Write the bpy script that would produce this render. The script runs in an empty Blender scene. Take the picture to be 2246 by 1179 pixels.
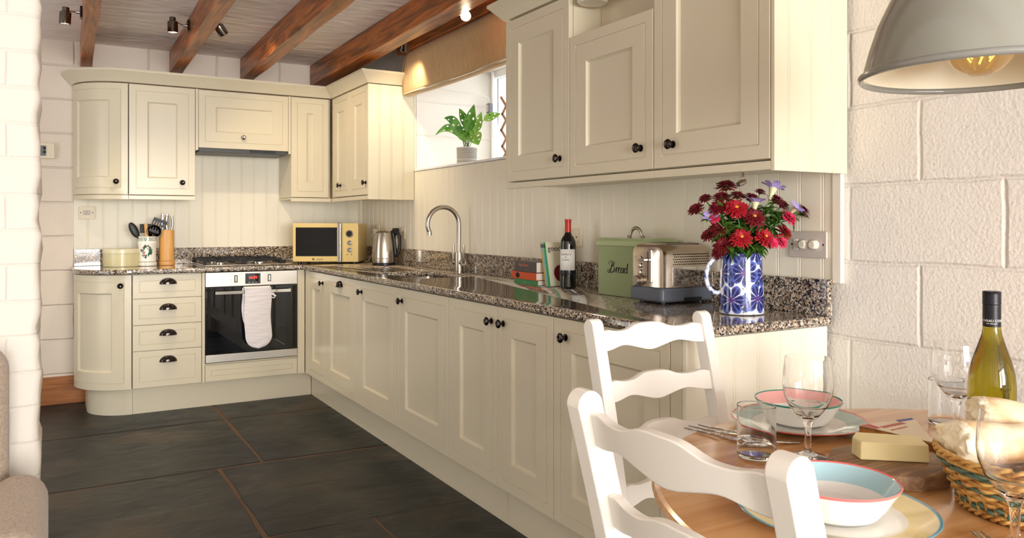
import bpy, bmesh, math, random
from mathutils import Vector, Matrix
PI = math.pi
rnd = random.Random(7)
C = bpy.context.scene.collection
scene = bpy.context.scene

# ------------------------------------------------------------------ camera
cam_d = bpy.data.cameras.new('camera')
cam = bpy.data.objects.new('camera', cam_d); C.objects.link(cam)
YAW = math.radians(30.45)
cam.location = (0, 0, 1.22)
cam.rotation_euler = (PI/2, 0, -YAW)
cam_d.sensor_fit = 'HORIZONTAL'; cam_d.sensor_width = 36.0
cam_d.lens = 1715/2246*36
cam_d.shift_y = -(589.5-488)/2246
cam_d.clip_start = 0.05
scene.camera = cam

# ------------------------------------------------------------------ exposure, world and daylight
vs = scene.view_settings
scene.display_settings.display_device = 'sRGB'
vs.view_transform = 'Standard'; vs.look = 'None'; vs.gamma = 1.0; vs.use_curve_mapping = False
vs.exposure = 0.10
scene.cycles.use_denoising = True
scene.cycles.max_bounces = 10
scene.cycles.diffuse_bounces = 5
scene.cycles.transmission_bounces = 10
scene.cycles.sample_clamp_indirect = 6.0
w = bpy.data.worlds.new('world'); scene.world = w; w.use_nodes = True
bg = w.node_tree.nodes['Background']
bg.inputs[0].default_value = (0.93, 0.97, 1.0, 1); bg.inputs[1].default_value = 1.15

def area(name, loc, rot, sx, sy, power, col=(1, 1, 1)):
    l = bpy.data.lights.new(name, 'AREA'); l.shape = 'RECTANGLE'; l.size = sx; l.size_y = sy
    l.energy = power; l.color = col
    o = bpy.data.objects.new(name, l); C.objects.link(o); o.location = loc; o.rotation_euler = rot
    return o
# daylight through the two windows behind the camera, the door on the left and the kitchen window
area('daylight_rear_window', (1.15, -4.98, 1.50), (PI/2, 0, 0), 1.7, 1.6, 240, (1.0, 0.99, 0.97))
area('daylight_rear_door', (-.50, -4.98, 1.20), (PI/2, 0, 0), 1.2, 2.2, 200, (1.0, 0.99, 0.97))
area('daylight_side_door', (-1.83, 4.2, 1.25), (PI/2, 0, -PI/2), 1.3, 2.0, 15, (1.0, 0.97, 0.93))
area('daylight_kitchen_window', (3.05, 4.15, 2.05), (math.radians(72), 0, PI/2), 1.3, 1.0, 12, (1.0, 0.98, 0.95))

# ------------------------------------------------------------------ helpers
def lin(c):
    return tuple(((v/255)/12.92 if v/255 <= .04045 else ((v/255+.055)/1.055)**2.4) for v in c)

class MB:
    def __init__(s):
        s.v = []; s.f = []; s.mi = []; s.M = Matrix.Identity(4); s.m = 0
    def add(s, vs_, fs, m=None):
        b = len(s.v)
        s.v += [tuple(s.M @ Vector(p)) for p in vs_]
        for f in fs:
            s.f.append(tuple(b+i for i in f)); s.mi.append(s.m if m is None else m)
        return s
    def box(s, x0, x1, y0, y1, z0, z1, m=None):
        return s.add([(x0,y0,z0),(x1,y0,z0),(x1,y1,z0),(x0,y1,z0),(x0,y0,z1),(x1,y0,z1),(x1,y1,z1),(x0,y1,z1)],
                     [(0,3,2,1),(4,5,6,7),(0,1,5,4),(1,2,6,5),(2,3,7,6),(3,0,4,7)], m)
    def lathe(s, prof, n=32, m=None, mats=None, a0=0, a1=2*PI):
        P2 = []; M2 = []
        for i, p in enumerate(prof):                 # support loops next to sharp turns keep the shading crisp
            def turn(j):
                if j <= 0 or j >= len(prof)-1: return 0
                a = (prof[j][0]-prof[j-1][0], prof[j][1]-prof[j-1][1]); b = (prof[j+1][0]-prof[j][0], prof[j+1][1]-prof[j][1])
                return abs(math.degrees(math.atan2(a[0]*b[1]-a[1]*b[0], a[0]*b[0]+a[1]*b[1])))
            P2.append(p)
            if i < len(prof)-1:
                q = prof[i+1]; l = math.hypot(q[0]-p[0], q[1]-p[1]); mm = mats[i] if mats else None
                M2.append(mm)
                if l > .008:
                    k_ = min(.0015, l*.15)/l
                    for j, t in ((i, k_), (i+1, 1-k_)):
                        if 15 < turn(j): P2.append((p[0]+(q[0]-p[0])*t, p[1]+(q[1]-p[1])*t)); M2.append(mm)
        prof = P2; mats = M2 if mats else None
        full = abs(a1-a0-2*PI) < 1e-6
        k = n if full else n+1
        vs_ = []; fs = []; ms = []
        for r, z in prof:
            for i in range(k):
                a = a0+(a1-a0)*i/n
                vs_.append((r*math.cos(a), r*math.sin(a), z))
        for j in range(len(prof)-1):
            for i in range(n):
                i2 = (i+1) % k
                q = [j*k+i, j*k+i2, (j+1)*k+i2, (j+1)*k+i]
                if prof[j][0] < 1e-6: q = [q[0], q[2], q[3]]
                elif prof[j+1][0] < 1e-6: q = [q[0], q[1], q[2]]
                fs.append(tuple(q)); ms.append(mats[j] if mats else (s.m if m is None else m))
        b = len(s.v)
        s.v += [tuple(s.M @ Vector(p)) for p in vs_]
        for f, mm in zip(fs, ms):
            s.f.append(tuple(b+i for i in f)); s.mi.append(mm)
        return s
    def loft(s, rings, cap=True, m=None, closed=True):
        k = len(rings[0]); vs_ = [p for r in rings for p in r]; fs = []
        for j in range(len(rings)-1):
            for i in range(k if closed else k-1):
                i2 = (i+1) % k
                fs.append((j*k+i, j*k+i2, (j+1)*k+i2, (j+1)*k+i))
        if cap:
            fs.append(tuple(range(k-1, -1, -1))); fs.append(tuple((len(rings)-1)*k+i for i in range(k)))
        return s.add(vs_, fs, m)
    def tube(s, path, r, n=8, cap=True, m=None, flat=1.0):
        P = [Vector(p) for p in path]; rings = []
        up = None
        for i, p in enumerate(P):
            t = (P[min(i+1, len(P)-1)]-P[max(i-1, 0)]).normalized()
            if up is None:
                up = Vector((0,0,1)) if abs(t.z) < .9 else Vector((1,0,0))
            a = t.cross(up)
            a = a.normalized() if a.length > 1e-5 else t.orthogonal().normalized()
            b = a.cross(t).normalized(); up = b
            rr = r[i] if isinstance(r, (list, tuple)) else r
            rings.append([tuple(p+a*rr*math.cos(2*PI*j/n)+b*rr*flat*math.sin(2*PI*j/n)) for j in range(n)])
        return s.loft(rings, cap, m)
    def prism(s, poly, z0, z1, m=None):
        k = len(poly)
        return s.add([(x,y,z0) for x,y in poly]+[(x,y,z1) for x,y in poly],
              [tuple(range(k-1,-1,-1)), tuple(range(k,2*k))]+[(i,(i+1)%k,k+(i+1)%k,k+i) for i in range(k)], m)
    def grid(s, nu, nv, fn, m=None, mfn=None):
        vs_ = [fn(i/nu, j/nv) for j in range(nv+1) for i in range(nu+1)]
        b = len(s.v); s.v += [tuple(s.M @ Vector(p)) for p in vs_]
        for j in range(nv):
            for i in range(nu):
                a = b+j*(nu+1)+i
                s.f.append((a, a+1, a+nu+2, a+nu+1))
                s.mi.append(mfn((i+.5)/nu, (j+.5)/nv) if mfn else (s.m if m is None else m))
        return s
    def sphere(s, c, r, n=16, m=None, sc=(1,1,1)):
        M0 = s.M; s.M = s.M @ Matrix.Translation(c) @ Matrix.Diagonal((sc[0],sc[1],sc[2],1))
        k = max(6, n//2)
        s.lathe([(r*math.sin(PI*j/k), -r*math.cos(PI*j/k)) for j in range(k+1)], n, m); s.M = M0
        return s

def obj(name, mb, mats, parent=None, loc=(0,0,0), rot=(0,0,0), bevel=0, seg=2, smooth=35, sub=0, solid=0):
    me = bpy.data.meshes.new(name)
    me.from_pydata(mb.v, [], mb.f)
    if not isinstance(mats, (list, tuple)): mats = [mats]
    for m in mats: me.materials.append(m)
    if len(mats) > 1: me.polygons.foreach_set('material_index', mb.mi)
    bm = bmesh.new(); bm.from_mesh(me)
    bmesh.ops.remove_doubles(bm, verts=bm.verts, dist=1e-5)
    bmesh.ops.recalc_face_normals(bm, faces=bm.faces)
    bm.to_mesh(me); bm.free()
    if smooth:
        me.polygons.foreach_set('use_smooth', [True]*len(me.polygons))
        me.set_sharp_from_angle(angle=math.radians(smooth))
    me.update()
    o = bpy.data.objects.new(name, me); C.objects.link(o)
    o.location = loc; o.rotation_euler = rot if isinstance(rot, (tuple, list)) else (0,0,rot)
    if parent: o.parent = parent
    if solid:
        md = o.modifiers.new('solid', 'SOLIDIFY'); md.thickness = solid; md.offset = 0
    if bevel:
        md = o.modifiers.new('bevel', 'BEVEL'); md.width = bevel; md.segments = seg; md.limit_method = 'ANGLE'
        md.angle_limit = math.radians(40); md.harden_normals = True
    if sub:
        md = o.modifiers.new('sub', 'SUBSURF'); md.levels = sub; md.render_levels = sub
    return o

def tag(o, label, cat, group=None):
    o['label'] = label; o['category'] = cat; o['kind'] = 'thing'
    if group: o['group'] = group
    return o
def thing(name, label, cat, loc=(0,0,0), rot=0, group=None):
    o = bpy.data.objects.new(name, None); C.objects.link(o); o.empty_display_size = .05
    o.location = loc; o.rotation_euler = rot if isinstance(rot, (tuple, list)) else (0,0,rot)
    return tag(o, label, cat, group)
def struct(o, label=None):
    o['kind'] = 'structure'
    if label: o['label'] = label
    return o
def dup(root, loc, rot=None, label=None, group=None):
    def cp(o, parent):
        c = o.copy(); C.objects.link(c)
        if parent: c.parent = parent
        for ch in list(o.children): cp(ch, c)
        return c
    r = cp(root, None); r.location = loc
    if rot is not None: r.rotation_euler = rot if isinstance(rot, (tuple, list)) else (0,0,rot)
    if label: r['label'] = label
    if group: r['group'] = group
    return r

def text_geo(txt, size, align='CENTER', shear=0, extrude=0.0004, ax=1.0):
    cu = bpy.data.curves.new('lettering', 'FONT'); cu.body = txt; cu.size = size; cu.align_x = align; cu.align_y = 'CENTER'
    cu.shear = shear; cu.extrude = extrude; cu.resolution_u = 2
    o = bpy.data.objects.new('lettering', cu); C.objects.link(o)
    dg = bpy.context.evaluated_depsgraph_get()
    me = bpy.data.meshes.new_from_object(o.evaluated_get(dg))
    vs_ = [(v.co.x*ax, v.co.y, v.co.z) for v in me.vertices]; fs = [tuple(p.vertices) for p in me.polygons]
    bpy.data.objects.remove(o); bpy.data.curves.remove(cu); bpy.data.meshes.remove(me)
    return vs_, fs
STAND = Matrix.Rotation(PI/2, 4, 'X')         # text that faces -y, reads along +x

# ------------------------------------------------------------------ materials
def mat(name, c, rough=.5, metal=0, spec=.5, coat=0, bump=None, vary=None, trans=0, ior=1.45, emit=None, sheen=0, alpha=1):
    """bump=(scale, strength, (sx,sy,sz), dist)   vary=(scale, other colour, (sx,sy,sz), lo, hi)"""
    m = bpy.data.materials.new(name); m.use_nodes = True
    nt = m.node_tree; n = nt.nodes; L = nt.links; b = n['Principled BSDF']
    b.inputs['Base Color'].default_value = (*lin(c), 1)
    b.inputs['Roughness'].default_value = rough; b.inputs['Metallic'].default_value = metal
    b.inputs['Specular IOR Level'].default_value = spec; b.inputs['Coat Weight'].default_value = coat
    b.inputs['Coat Roughness'].default_value = .08
    b.inputs['Transmission Weight'].default_value = trans; b.inputs['IOR'].default_value = ior
    b.inputs['Sheen Weight'].default_value = sheen
    if emit:
        b.inputs['Emission Color'].default_value = (*lin(emit[0]), 1); b.inputs['Emission Strength'].default_value = emit[1]
    tc = n.new('ShaderNodeTexCoord')
    def noise(scale, sc, detail=5):
        mp = n.new('ShaderNodeMapping'); mp.inputs['Scale'].default_value = sc
        L.new(tc.outputs['Object'], mp.inputs[0])
        t = n.new('ShaderNodeTexNoise'); t.inputs['Scale'].default_value = scale; t.inputs['Detail'].default_value = detail
        L.new(mp.outputs[0], t.inputs['Vector']); return t
    if vary:
        t = noise(vary[0], vary[2]); r = n.new('ShaderNodeValToRGB')
        r.color_ramp.elements[0].position = vary[3]; r.color_ramp.elements[1].position = vary[4]
        r.color_ramp.elements[0].color = (*lin(c), 1); r.color_ramp.elements[1].color = (*lin(vary[1]), 1)
        L.new(t.outputs['Fac'], r.inputs[0]); L.new(r.outputs[0], b.inputs['Base Color'])
    if bump:
        t = noise(bump[0], bump[2], 4); bp = n.new('ShaderNodeBump')
        bp.inputs['Strength'].default_value = bump[1]; bp.inputs['Distance'].default_value = bump[3]
        L.new(t.outputs['Fac'], bp.inputs['Height']); L.new(bp.outputs[0], b.inputs['Normal'])
    return m

def attr_mat(name, rough=.15, spec=.5, coat=0):
    m = bpy.data.materials.new(name); m.use_nodes = True; nt = m.node_tree
    a = nt.nodes.new('ShaderNodeVertexColor'); a.layer_name = 'pattern'
    b = nt.nodes['Principled BSDF']; b.inputs['Roughness'].default_value = rough
    b.inputs['Specular IOR Level'].default_value = spec; b.inputs['Coat Weight'].default_value = coat
    nt.links.new(a.outputs[0], b.inputs['Base Color']); return m
def paint(o, fn):
    """point colours: fn(local x,y,z) -> sRGB 0..255 decoration colour"""
    me = o.data; at = me.color_attributes.new('pattern', 'FLOAT_COLOR', 'POINT')
    buf = []
    for v in me.vertices: buf += [*lin(fn(*v.co)), 1.0]
    at.data.foreach_set('color', buf)

def block_mat(name, c, axis, bw, rh, ox, oz, mortar=.010, depth=.009, tex=.35, c2=None, rough=.75, joint=.42):
    """painted masonry: brick texture + plaster noise as bump. axis 'x' or 'y' is the wall's run."""
    m = mat(name, c, rough, spec=.35); nt = m.node_tree; n = nt.nodes; L = nt.links; b = n['Principled BSDF']
    tc = n.new('ShaderNodeTexCoord'); sp = n.new('ShaderNodeSeparateXYZ'); L.new(tc.outputs['Object'], sp.inputs[0])
    nz = n.new('ShaderNodeTexNoise'); nz.inputs['Scale'].default_value = 5; nz.inputs['Detail'].default_value = 3
    L.new(tc.outputs['Object'], nz.inputs['Vector'])
    def math_(op, a, v):
        k = n.new('ShaderNodeMath'); k.operation = op; L.new(a, k.inputs[0])
        if isinstance(v, (int, float)): k.inputs[1].default_value = v
        else: L.new(v, k.inputs[1])
        return k.outputs[0]
    wob = math_('MULTIPLY', math_('SUBTRACT', nz.outputs['Fac'], .5), .02)
    cb = n.new('ShaderNodeCombineXYZ')
    L.new(math_('ADD', math_('ADD', sp.outputs['X' if axis == 'x' else 'Y'], ox), wob), cb.inputs[0])
    L.new(math_('ADD', math_('ADD', sp.outputs['Z'], oz), wob), cb.inputs[1])
    br = n.new('ShaderNodeTexBrick'); br.offset = .5; br.inputs['Scale'].default_value = 1
    br.inputs['Brick Width'].default_value = bw; br.inputs['Row Height'].default_value = rh
    br.inputs['Mortar Size'].default_value = mortar; br.inputs['Mortar Smooth'].default_value = 1.0
    L.new(cb.outputs[0], br.inputs['Vector'])
    inv = math_('SUBTRACT', br.outputs['Fac'], 0); inv = math_('MULTIPLY', inv, -joint)
    n1 = n.new('ShaderNodeTexNoise'); n1.inputs['Scale'].default_value = 105; n1.inputs['Detail'].default_value = 4
    L.new(tc.outputs['Object'], n1.inputs['Vector'])
    n2 = n.new('ShaderNodeTexNoise'); n2.inputs['Scale'].default_value = 9; n2.inputs['Detail'].default_value = 3
    L.new(tc.outputs['Object'], n2.inputs['Vector'])
    hsum = math_('ADD', inv, math_('ADD', math_('MULTIPLY', n1.outputs['Fac'], tex), math_('MULTIPLY', n2.outputs['Fac'], .28)))
    bp = n.new('ShaderNodeBump'); bp.inputs['Strength'].default_value = .85; bp.inputs['Distance'].default_value = depth
    L.new(hsum, bp.inputs['Height']); L.new(bp.outputs[0], b.inputs['Normal'])
    return m

def wood_mat(name, c1, c2, axis, rough=.4, scale=1.0, coat=0, bump=.15, knots=True):
    m = mat(name, c1, rough, coat=coat); nt = m.node_tree; n = nt.nodes; L = nt.links; b = n['Principled BSDF']
    tc = n.new('ShaderNodeTexCoord'); mp = n.new('ShaderNodeMapping')
    sc = [14*scale]*3; sc['xyz'.index(axis)] = 1.1*scale
    mp.inputs['Scale'].default_value = sc; L.new(tc.outputs['Object'], mp.inputs[0])
    t = n.new('ShaderNodeTexNoise'); t.inputs['Scale'].default_value = 1.6; t.inputs['Detail'].default_value = 8; t.inputs['Distortion'].default_value = 1.2
    L.new(mp.outputs[0], t.inputs['Vector'])
    r = n.new('ShaderNodeValToRGB'); e = r.color_ramp.elements
    e[0].position = .35; e[1].position = .68; e[0].color = (*lin(c2), 1); e[1].color = (*lin(c1), 1)
    L.new(t.outputs['Fac'], r.inputs[0])
    last = r.outputs[0]
    if knots:
        mp2 = n.new('ShaderNodeMapping'); s2 = [5*scale]*3; s2['xyz'.index(axis)] = 2.2*scale
        mp2.inputs['Scale'].default_value = s2; L.new(tc.outputs['Object'], mp2.inputs[0])
        v = n.new('ShaderNodeTexVoronoi'); v.inputs['Scale'].default_value = 1.0; L.new(mp2.outputs[0], v.inputs['Vector'])
        r2 = n.new('ShaderNodeValToRGB'); e2 = r2.color_ramp.elements
        e2[0].position = .05; e2[1].position = .13; e2[0].color = (.22,.16,.12,1); e2[1].color = (1,1,1,1)
        L.new(v.outputs['Distance'], r2.inputs[0])
        mx = n.new('ShaderNodeMix'); mx.data_type = 'RGBA'; mx.blend_type = 'MULTIPLY'; mx.inputs[0].default_value = .8
        L.new(last, mx.inputs[6]); L.new(r2.outputs[0], mx.inputs[7]); last = mx.outputs[2]
    L.new(last, b.inputs['Base Color'])
    bp = n.new('ShaderNodeBump'); bp.inputs['Strength'].default_value = bump; bp.inputs['Distance'].default_value = .004
    L.new(t.outputs['Fac'], bp.inputs['Height']); L.new(bp.outputs[0], b.inputs['Normal'])
    return m

def granite_mat():
    m = mat('granite', (120,110,100), .08, spec=.7, coat=.6); nt = m.node_tree; n = nt.nodes; L = nt.links; b = n['Principled BSDF']
    tc = n.new('ShaderNodeTexCoord')
    nz = n.new('ShaderNodeTexNoise'); nz.inputs['Scale'].default_value = 160; nz.inputs['Detail'].default_value = 2
    L.new(tc.outputs['Object'], nz.inputs['Vector'])
    mx = n.new('ShaderNodeMix'); mx.data_type = 'VECTOR'; mx.inputs[0].default_value = .010
    L.new(tc.outputs['Object'], mx.inputs[4]); L.new(nz.outputs['Color'], mx.inputs[5])
    v = n.new('ShaderNodeTexVoronoi'); v.inputs['Scale'].default_value = 190; L.new(mx.outputs[1], v.inputs['Vector'])
    sp = n.new('ShaderNodeSeparateColor'); L.new(v.outputs['Color'], sp.inputs[0])
    r = n.new('ShaderNodeValToRGB'); r.color_ramp.interpolation = 'CONSTANT'
    e = r.color_ramp.elements
    e[0].position = 0; e[0].color = (*lin((30,29,30)), 1); e[1].position = .30; e[1].color = (*lin((100,92,84)), 1)
    for p, c in ((.44,(158,142,124)), (.66,(214,204,190)), (.88,(178,146,112))):
        k = e.new(p); k.color = (*lin(c), 1)
    L.new(sp.outputs[0], r.inputs[0]); L.new(r.outputs[0], b.inputs['Base Color'])
    return m

GR = (1.0, 1.0, .06)
M = {}
M['paint'] = mat('cabinet_paint', (221,211,186), .26, spec=.5, bump=(60, .10, (1,1,.05), .002))
M['paint_dark'] = mat('cabinet_gap', (120,108,84), .6)
M['bead'] = mat('beadboard_paint', (246,240,222), .45, bump=(60, .08, (1,1,.05), .002))
M['end'] = mat('end_panel_paint', (226,216,190), .34, bump=(60, .08, (1,1,.05), .002))
M['granite'] = granite_mat()
M['wall'] = block_mat('white_block_paint', (240,236,229), 'y', .46, .238, .27, .09, joint=.55)
M['wall_far'] = block_mat('far_block_paint', (238,226,212), 'x', .46, .232, .10, .034, tex=.15, joint=.9)
M['pier'] = block_mat('pier_paint', (226,219,208), 'x', .42, .094, .10, .02, tex=.12, mortar=.007, joint=.30)
M['ceil'] = mat('ceiling_plaster', (246,238,236), .8, bump=(6, .8, (1,2.4,1), .03))
M['beam'] = wood_mat('beam_wood', (200,116,50), (108,58,20), 'y', .36, 1.1, bump=.5)
M['skirt'] = wood_mat('skirting_wood', (186,116,48), (132,74,26), 'x', .35, .8)
M['table'] = wood_mat('table_pine', (230,182,126), (196,140,84), 'x', .20, .8, coat=.3, bump=.04)
M['board'] = wood_mat('board_wood', (176,140,104), (126,94,66), 'x', .5, 3, bump=.2)
M['beech'] = wood_mat('beech', (222,170,96), (206,150,78), 'z', .4, 2, knots=False, bump=.05)
M['stick'] = wood_mat('rack_wood', (190,140,96), (160,110,70), 'z', .5, 3, knots=False)
M['slate'] = None
M['dark_metal'] = mat('black_nickel', (66,60,58), .18, 1.0)
M['smoked_chrome'] = mat('smoked_chrome', (128,122,116), .12, 1.0)
M['chrome'] = mat('chrome', (214,212,208), .08, 1.0)
M['steel'] = mat('brushed_steel', (186,178,166), .26, 1.0, bump=(30, .06, (.05,.05,20), .001))
M['steel_h'] = mat('brushed_fascia', (200,194,184), .3, 1.0, bump=(30, .05, (.1,10,10), .001))
M['black'] = mat('black_plastic', (18,18,20), .4)
M['iron'] = mat('cast_iron', (22,22,24), .6)
M['oven_glass'] = mat('dark_glass', (8,10,14), .02, spec=.8)
M['white_plastic'] = mat('white_plastic', (238,232,218), .35)
M['cream_plastic'] = mat('cream_plastic', (236,224,196), .4)
M['rocker'] = mat('grey_rocker', (196,186,178), .4)
M['red_led'] = mat('red_led', (255,30,20), .4, emit=((255,40,30), 6))
M['cream'] = mat('cream_enamel', (228,202,136), .3, coat=.3)
M['glove'] = mat('quilted_cotton', (232,226,228), .95, sheen=.3, bump=(24, .6, (.4,.4,3), .006))
M['tin'] = mat('cream_tin', (214,206,164), .3, coat=.2)
M['tin_lid'] = mat('cream_tin_lid', (226,220,186), .25, coat=.2)
M['ceramic'] = mat('white_ceramic', (246,244,238), .12, coat=.4)
M['sage'] = mat('sage_enamel', (146,162,116), .22, coat=.4)
M['sage_lid'] = mat('sage_lid', (172,186,140), .22, coat=.4)
M['slate_plastic'] = mat('slate_plastic', (92,98,108), .35)
M['hood'] = mat('hood_grey', (66,68,68), .4)
M['bronze'] = mat('warm_brushed_steel', (198,184,168), .2, 1.0, bump=(30, .05, (10,.1,.1), .001))
M['ink'] = mat('black_ink', (20,20,22), .6)
M['glass'] = mat('clear_glass', (255,255,255), .0, trans=1.0, ior=1.45)
M['thin_glass'] = mat('tumbler_glass', (255,255,255), .0, trans=1.0, ior=1.25)
M['pane'] = mat('window_glass', (255,255,255), .0, trans=1.0, ior=1.02)
M['wine_red'] = mat('dark_wine_glass', (10,12,10), .05, spec=.7, coat=.4)
M['wine_green'] = mat('olive_wine_glass', (176,160,30), .02, trans=.92, ior=1.4)
M['red_foil'] = mat('red_foil', (176,52,44), .35, .3)
M['black_foil'] = mat('black_foil', (26,26,34), .35, .2)
M['label'] = mat('paper_label', (244,242,236), .7)
M['paper'] = mat('book_pages', (246,242,230), .8, bump=(200, .3, (1,1,12), .001))
M['linen'] = mat('natural_linen', (206,172,124), .9, sheen=.2, bump=(180, .5, (1,1,.25), .002), vary=(40,(190,152,104),(3,3,.3),.4,.7))
M['linen_trim'] = mat('linen_trim', (226,208,172), .9)
M['sofa'] = mat('oatmeal_weave', (178,160,140), .95, sheen=.3, bump=(220, .9, (1,1,1), .003), vary=(160,(150,132,112),(1,1,1),.4,.7))
M['chair'] = mat('white_chair_paint', (244,240,232), .36, spec=.45, bump=(30, .05, (1,1,.2), .002))
M['frame_white'] = mat('window_frame_paint', (246,246,246), .4)
M['shade'] = mat('grey_enamel', (150,150,140), .1, coat=.6)
M['shade_in'] = mat('cream_enamel_lining', (244,236,212), .3)
M['rim_grey'] = mat('grey_rim', (140,140,134), .2, coat=.4)
M['bulb'] = mat('amber_bulb', (250,234,196), .02, trans=.95, emit=((255,214,140), .05))
M['filament'] = mat('filament', (255,180,70), .4, emit=((255,190,90), 3))
M['lamp_on'] = mat('spot_lens_lit', (255,240,210), .3, emit=((255,226,178), 26))
M['lamp_glow'] = mat('spot_lens', (255,240,210), .3, emit=((255,226,178), 5))
M['pot'] = mat('grey_pot', (150,146,140), .6)
M['pot_white'] = mat('white_pot', (236,234,228), .5)
M['soil'] = mat('soil', (60,46,34), .9)
M['leaf'] = mat('plant_leaf', (66,132,44), .35, vary=(16,(116,172,70),(1,1,1),.4,.65))
M['leaf_pale'] = mat('plant_leaf_pale', (128,182,72), .35, vary=(16,(160,205,100),(1,1,1),.4,.65))
M['stem'] = mat('plant_stem', (110,140,64), .5)
M['fl_dark'] = mat('dark_red_petal', (106,8,24), .6)
M['fl_red'] = mat('red_petal', (160,16,32), .6)
M['fl_pink'] = mat('crimson_petal', (206,44,84), .6)
M['fl_eye'] = mat('yellow_eye', (216,160,40), .7)
M['fl_lilac'] = mat('lilac_petal', (168,150,214), .5)
M['fl_tube'] = mat('pale_tube', (216,218,172), .5)
M['fl_leaf'] = mat('bouquet_leaf', (58,96,34), .45, vary=(30,(96,136,52),(1,1,1),.4,.7))
M['butter'] = mat('cheese', (248,234,176), .5, bump=(60, .2, (1,1,1), .003))
M['crust'] = mat('bread_crust', (206,150,84), .7, vary=(14,(246,228,190),(1,1,1),.36,.60), bump=(30,.4,(1,1,1),.004))
M['crumb'] = mat('bread_crumb', (252,242,214), .9, vary=(40,(234,208,158),(1,1,1),.52,.72), bump=(50,.8,(1,1,1),.005))
M['cane'] = mat('cane', (214,168,96), .5, vary=(30,(178,124,58),(1,1,1),.45,.6))
M['cane_green'] = mat('green_cane', (92,116,100), .5)
M['pack_side'] = mat('cheese_rind_side', (186,128,60), .45, vary=(24,(120,74,30),(1,1,4),.45,.6))
M['pack_top'] = mat('cheese_paper', (240,222,188), .4)
M['pack_red'] = mat('red_print', (190,36,34), .4)
M['pack_blue'] = mat('blue_print', (36,60,140), .4)
M['cable'] = mat('white_cable', (232,232,230), .5)
M['grout'] = mat('grout', (104,80,62), .9, bump=(60,.6,(1,1,1),.006))
def slate():
    m = mat('slate', (44,44,42), .4, spec=.35); nt = m.node_tree; n = nt.nodes; L = nt.links; b = n['Principled BSDF']
    tc = n.new('ShaderNodeTexCoord')
    def nz(s, sc, d=6, dist=0):
        mp = n.new('ShaderNodeMapping'); mp.inputs['Scale'].default_value = sc; L.new(tc.outputs['Object'], mp.inputs[0])
        t = n.new('ShaderNodeTexNoise'); t.inputs['Scale'].default_value = s; t.inputs['Detail'].default_value = d; t.inputs['Distortion'].default_value = dist
        L.new(mp.outputs[0], t.inputs['Vector']); return t
    a = nz(1.9, (1,1.25,1), 8, .3); r = n.new('ShaderNodeValToRGB'); e = r.color_ramp.elements
    e[0].position = .32; e[0].color = (*lin((22,25,27)), 1); e[1].position = .72; e[1].color = (*lin((76,62,48)), 1)
    k = e.new(.52); k.color = (*lin((42,44,41)), 1)
    L.new(a.outputs['Fac'], r.inputs[0]); L.new(r.outputs[0], b.inputs['Base Color'])
    h = nz(6, (1,1.5,1), 9, .8)
    bp = n.new('ShaderNodeBump'); bp.inputs['Strength'].default_value = .5; bp.inputs['Distance'].default_value = .012
    L.new(h.outputs['Fac'], bp.inputs['Height']); L.new(bp.outputs[0], b.inputs['Normal'])
    rr = n.new('ShaderNodeMapRange'); rr.inputs[3].default_value = .30; rr.inputs[4].default_value = .58
    L.new(h.outputs['Fac'], rr.inputs[0]); L.new(rr.outputs[0], b.inputs['Roughness'])
    return m
M['slate'] = slate()

# ------------------------------------------------------------------ reference planes of the room (metres)
XW, YF = 2.13, 6.08        # faces of the boarding on the window wall and the hob wall
XD, YD = 1.528, 5.46       # base door faces
XU, YU = 1.80, 5.73        # wall cabinet door faces
ZT = 0.925                 # worktop surface
ZC = 2.45                  # ceiling
ROTR = -PI/2               # things whose front faces -X (local -y) and whose local x runs towards the dining end

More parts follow.
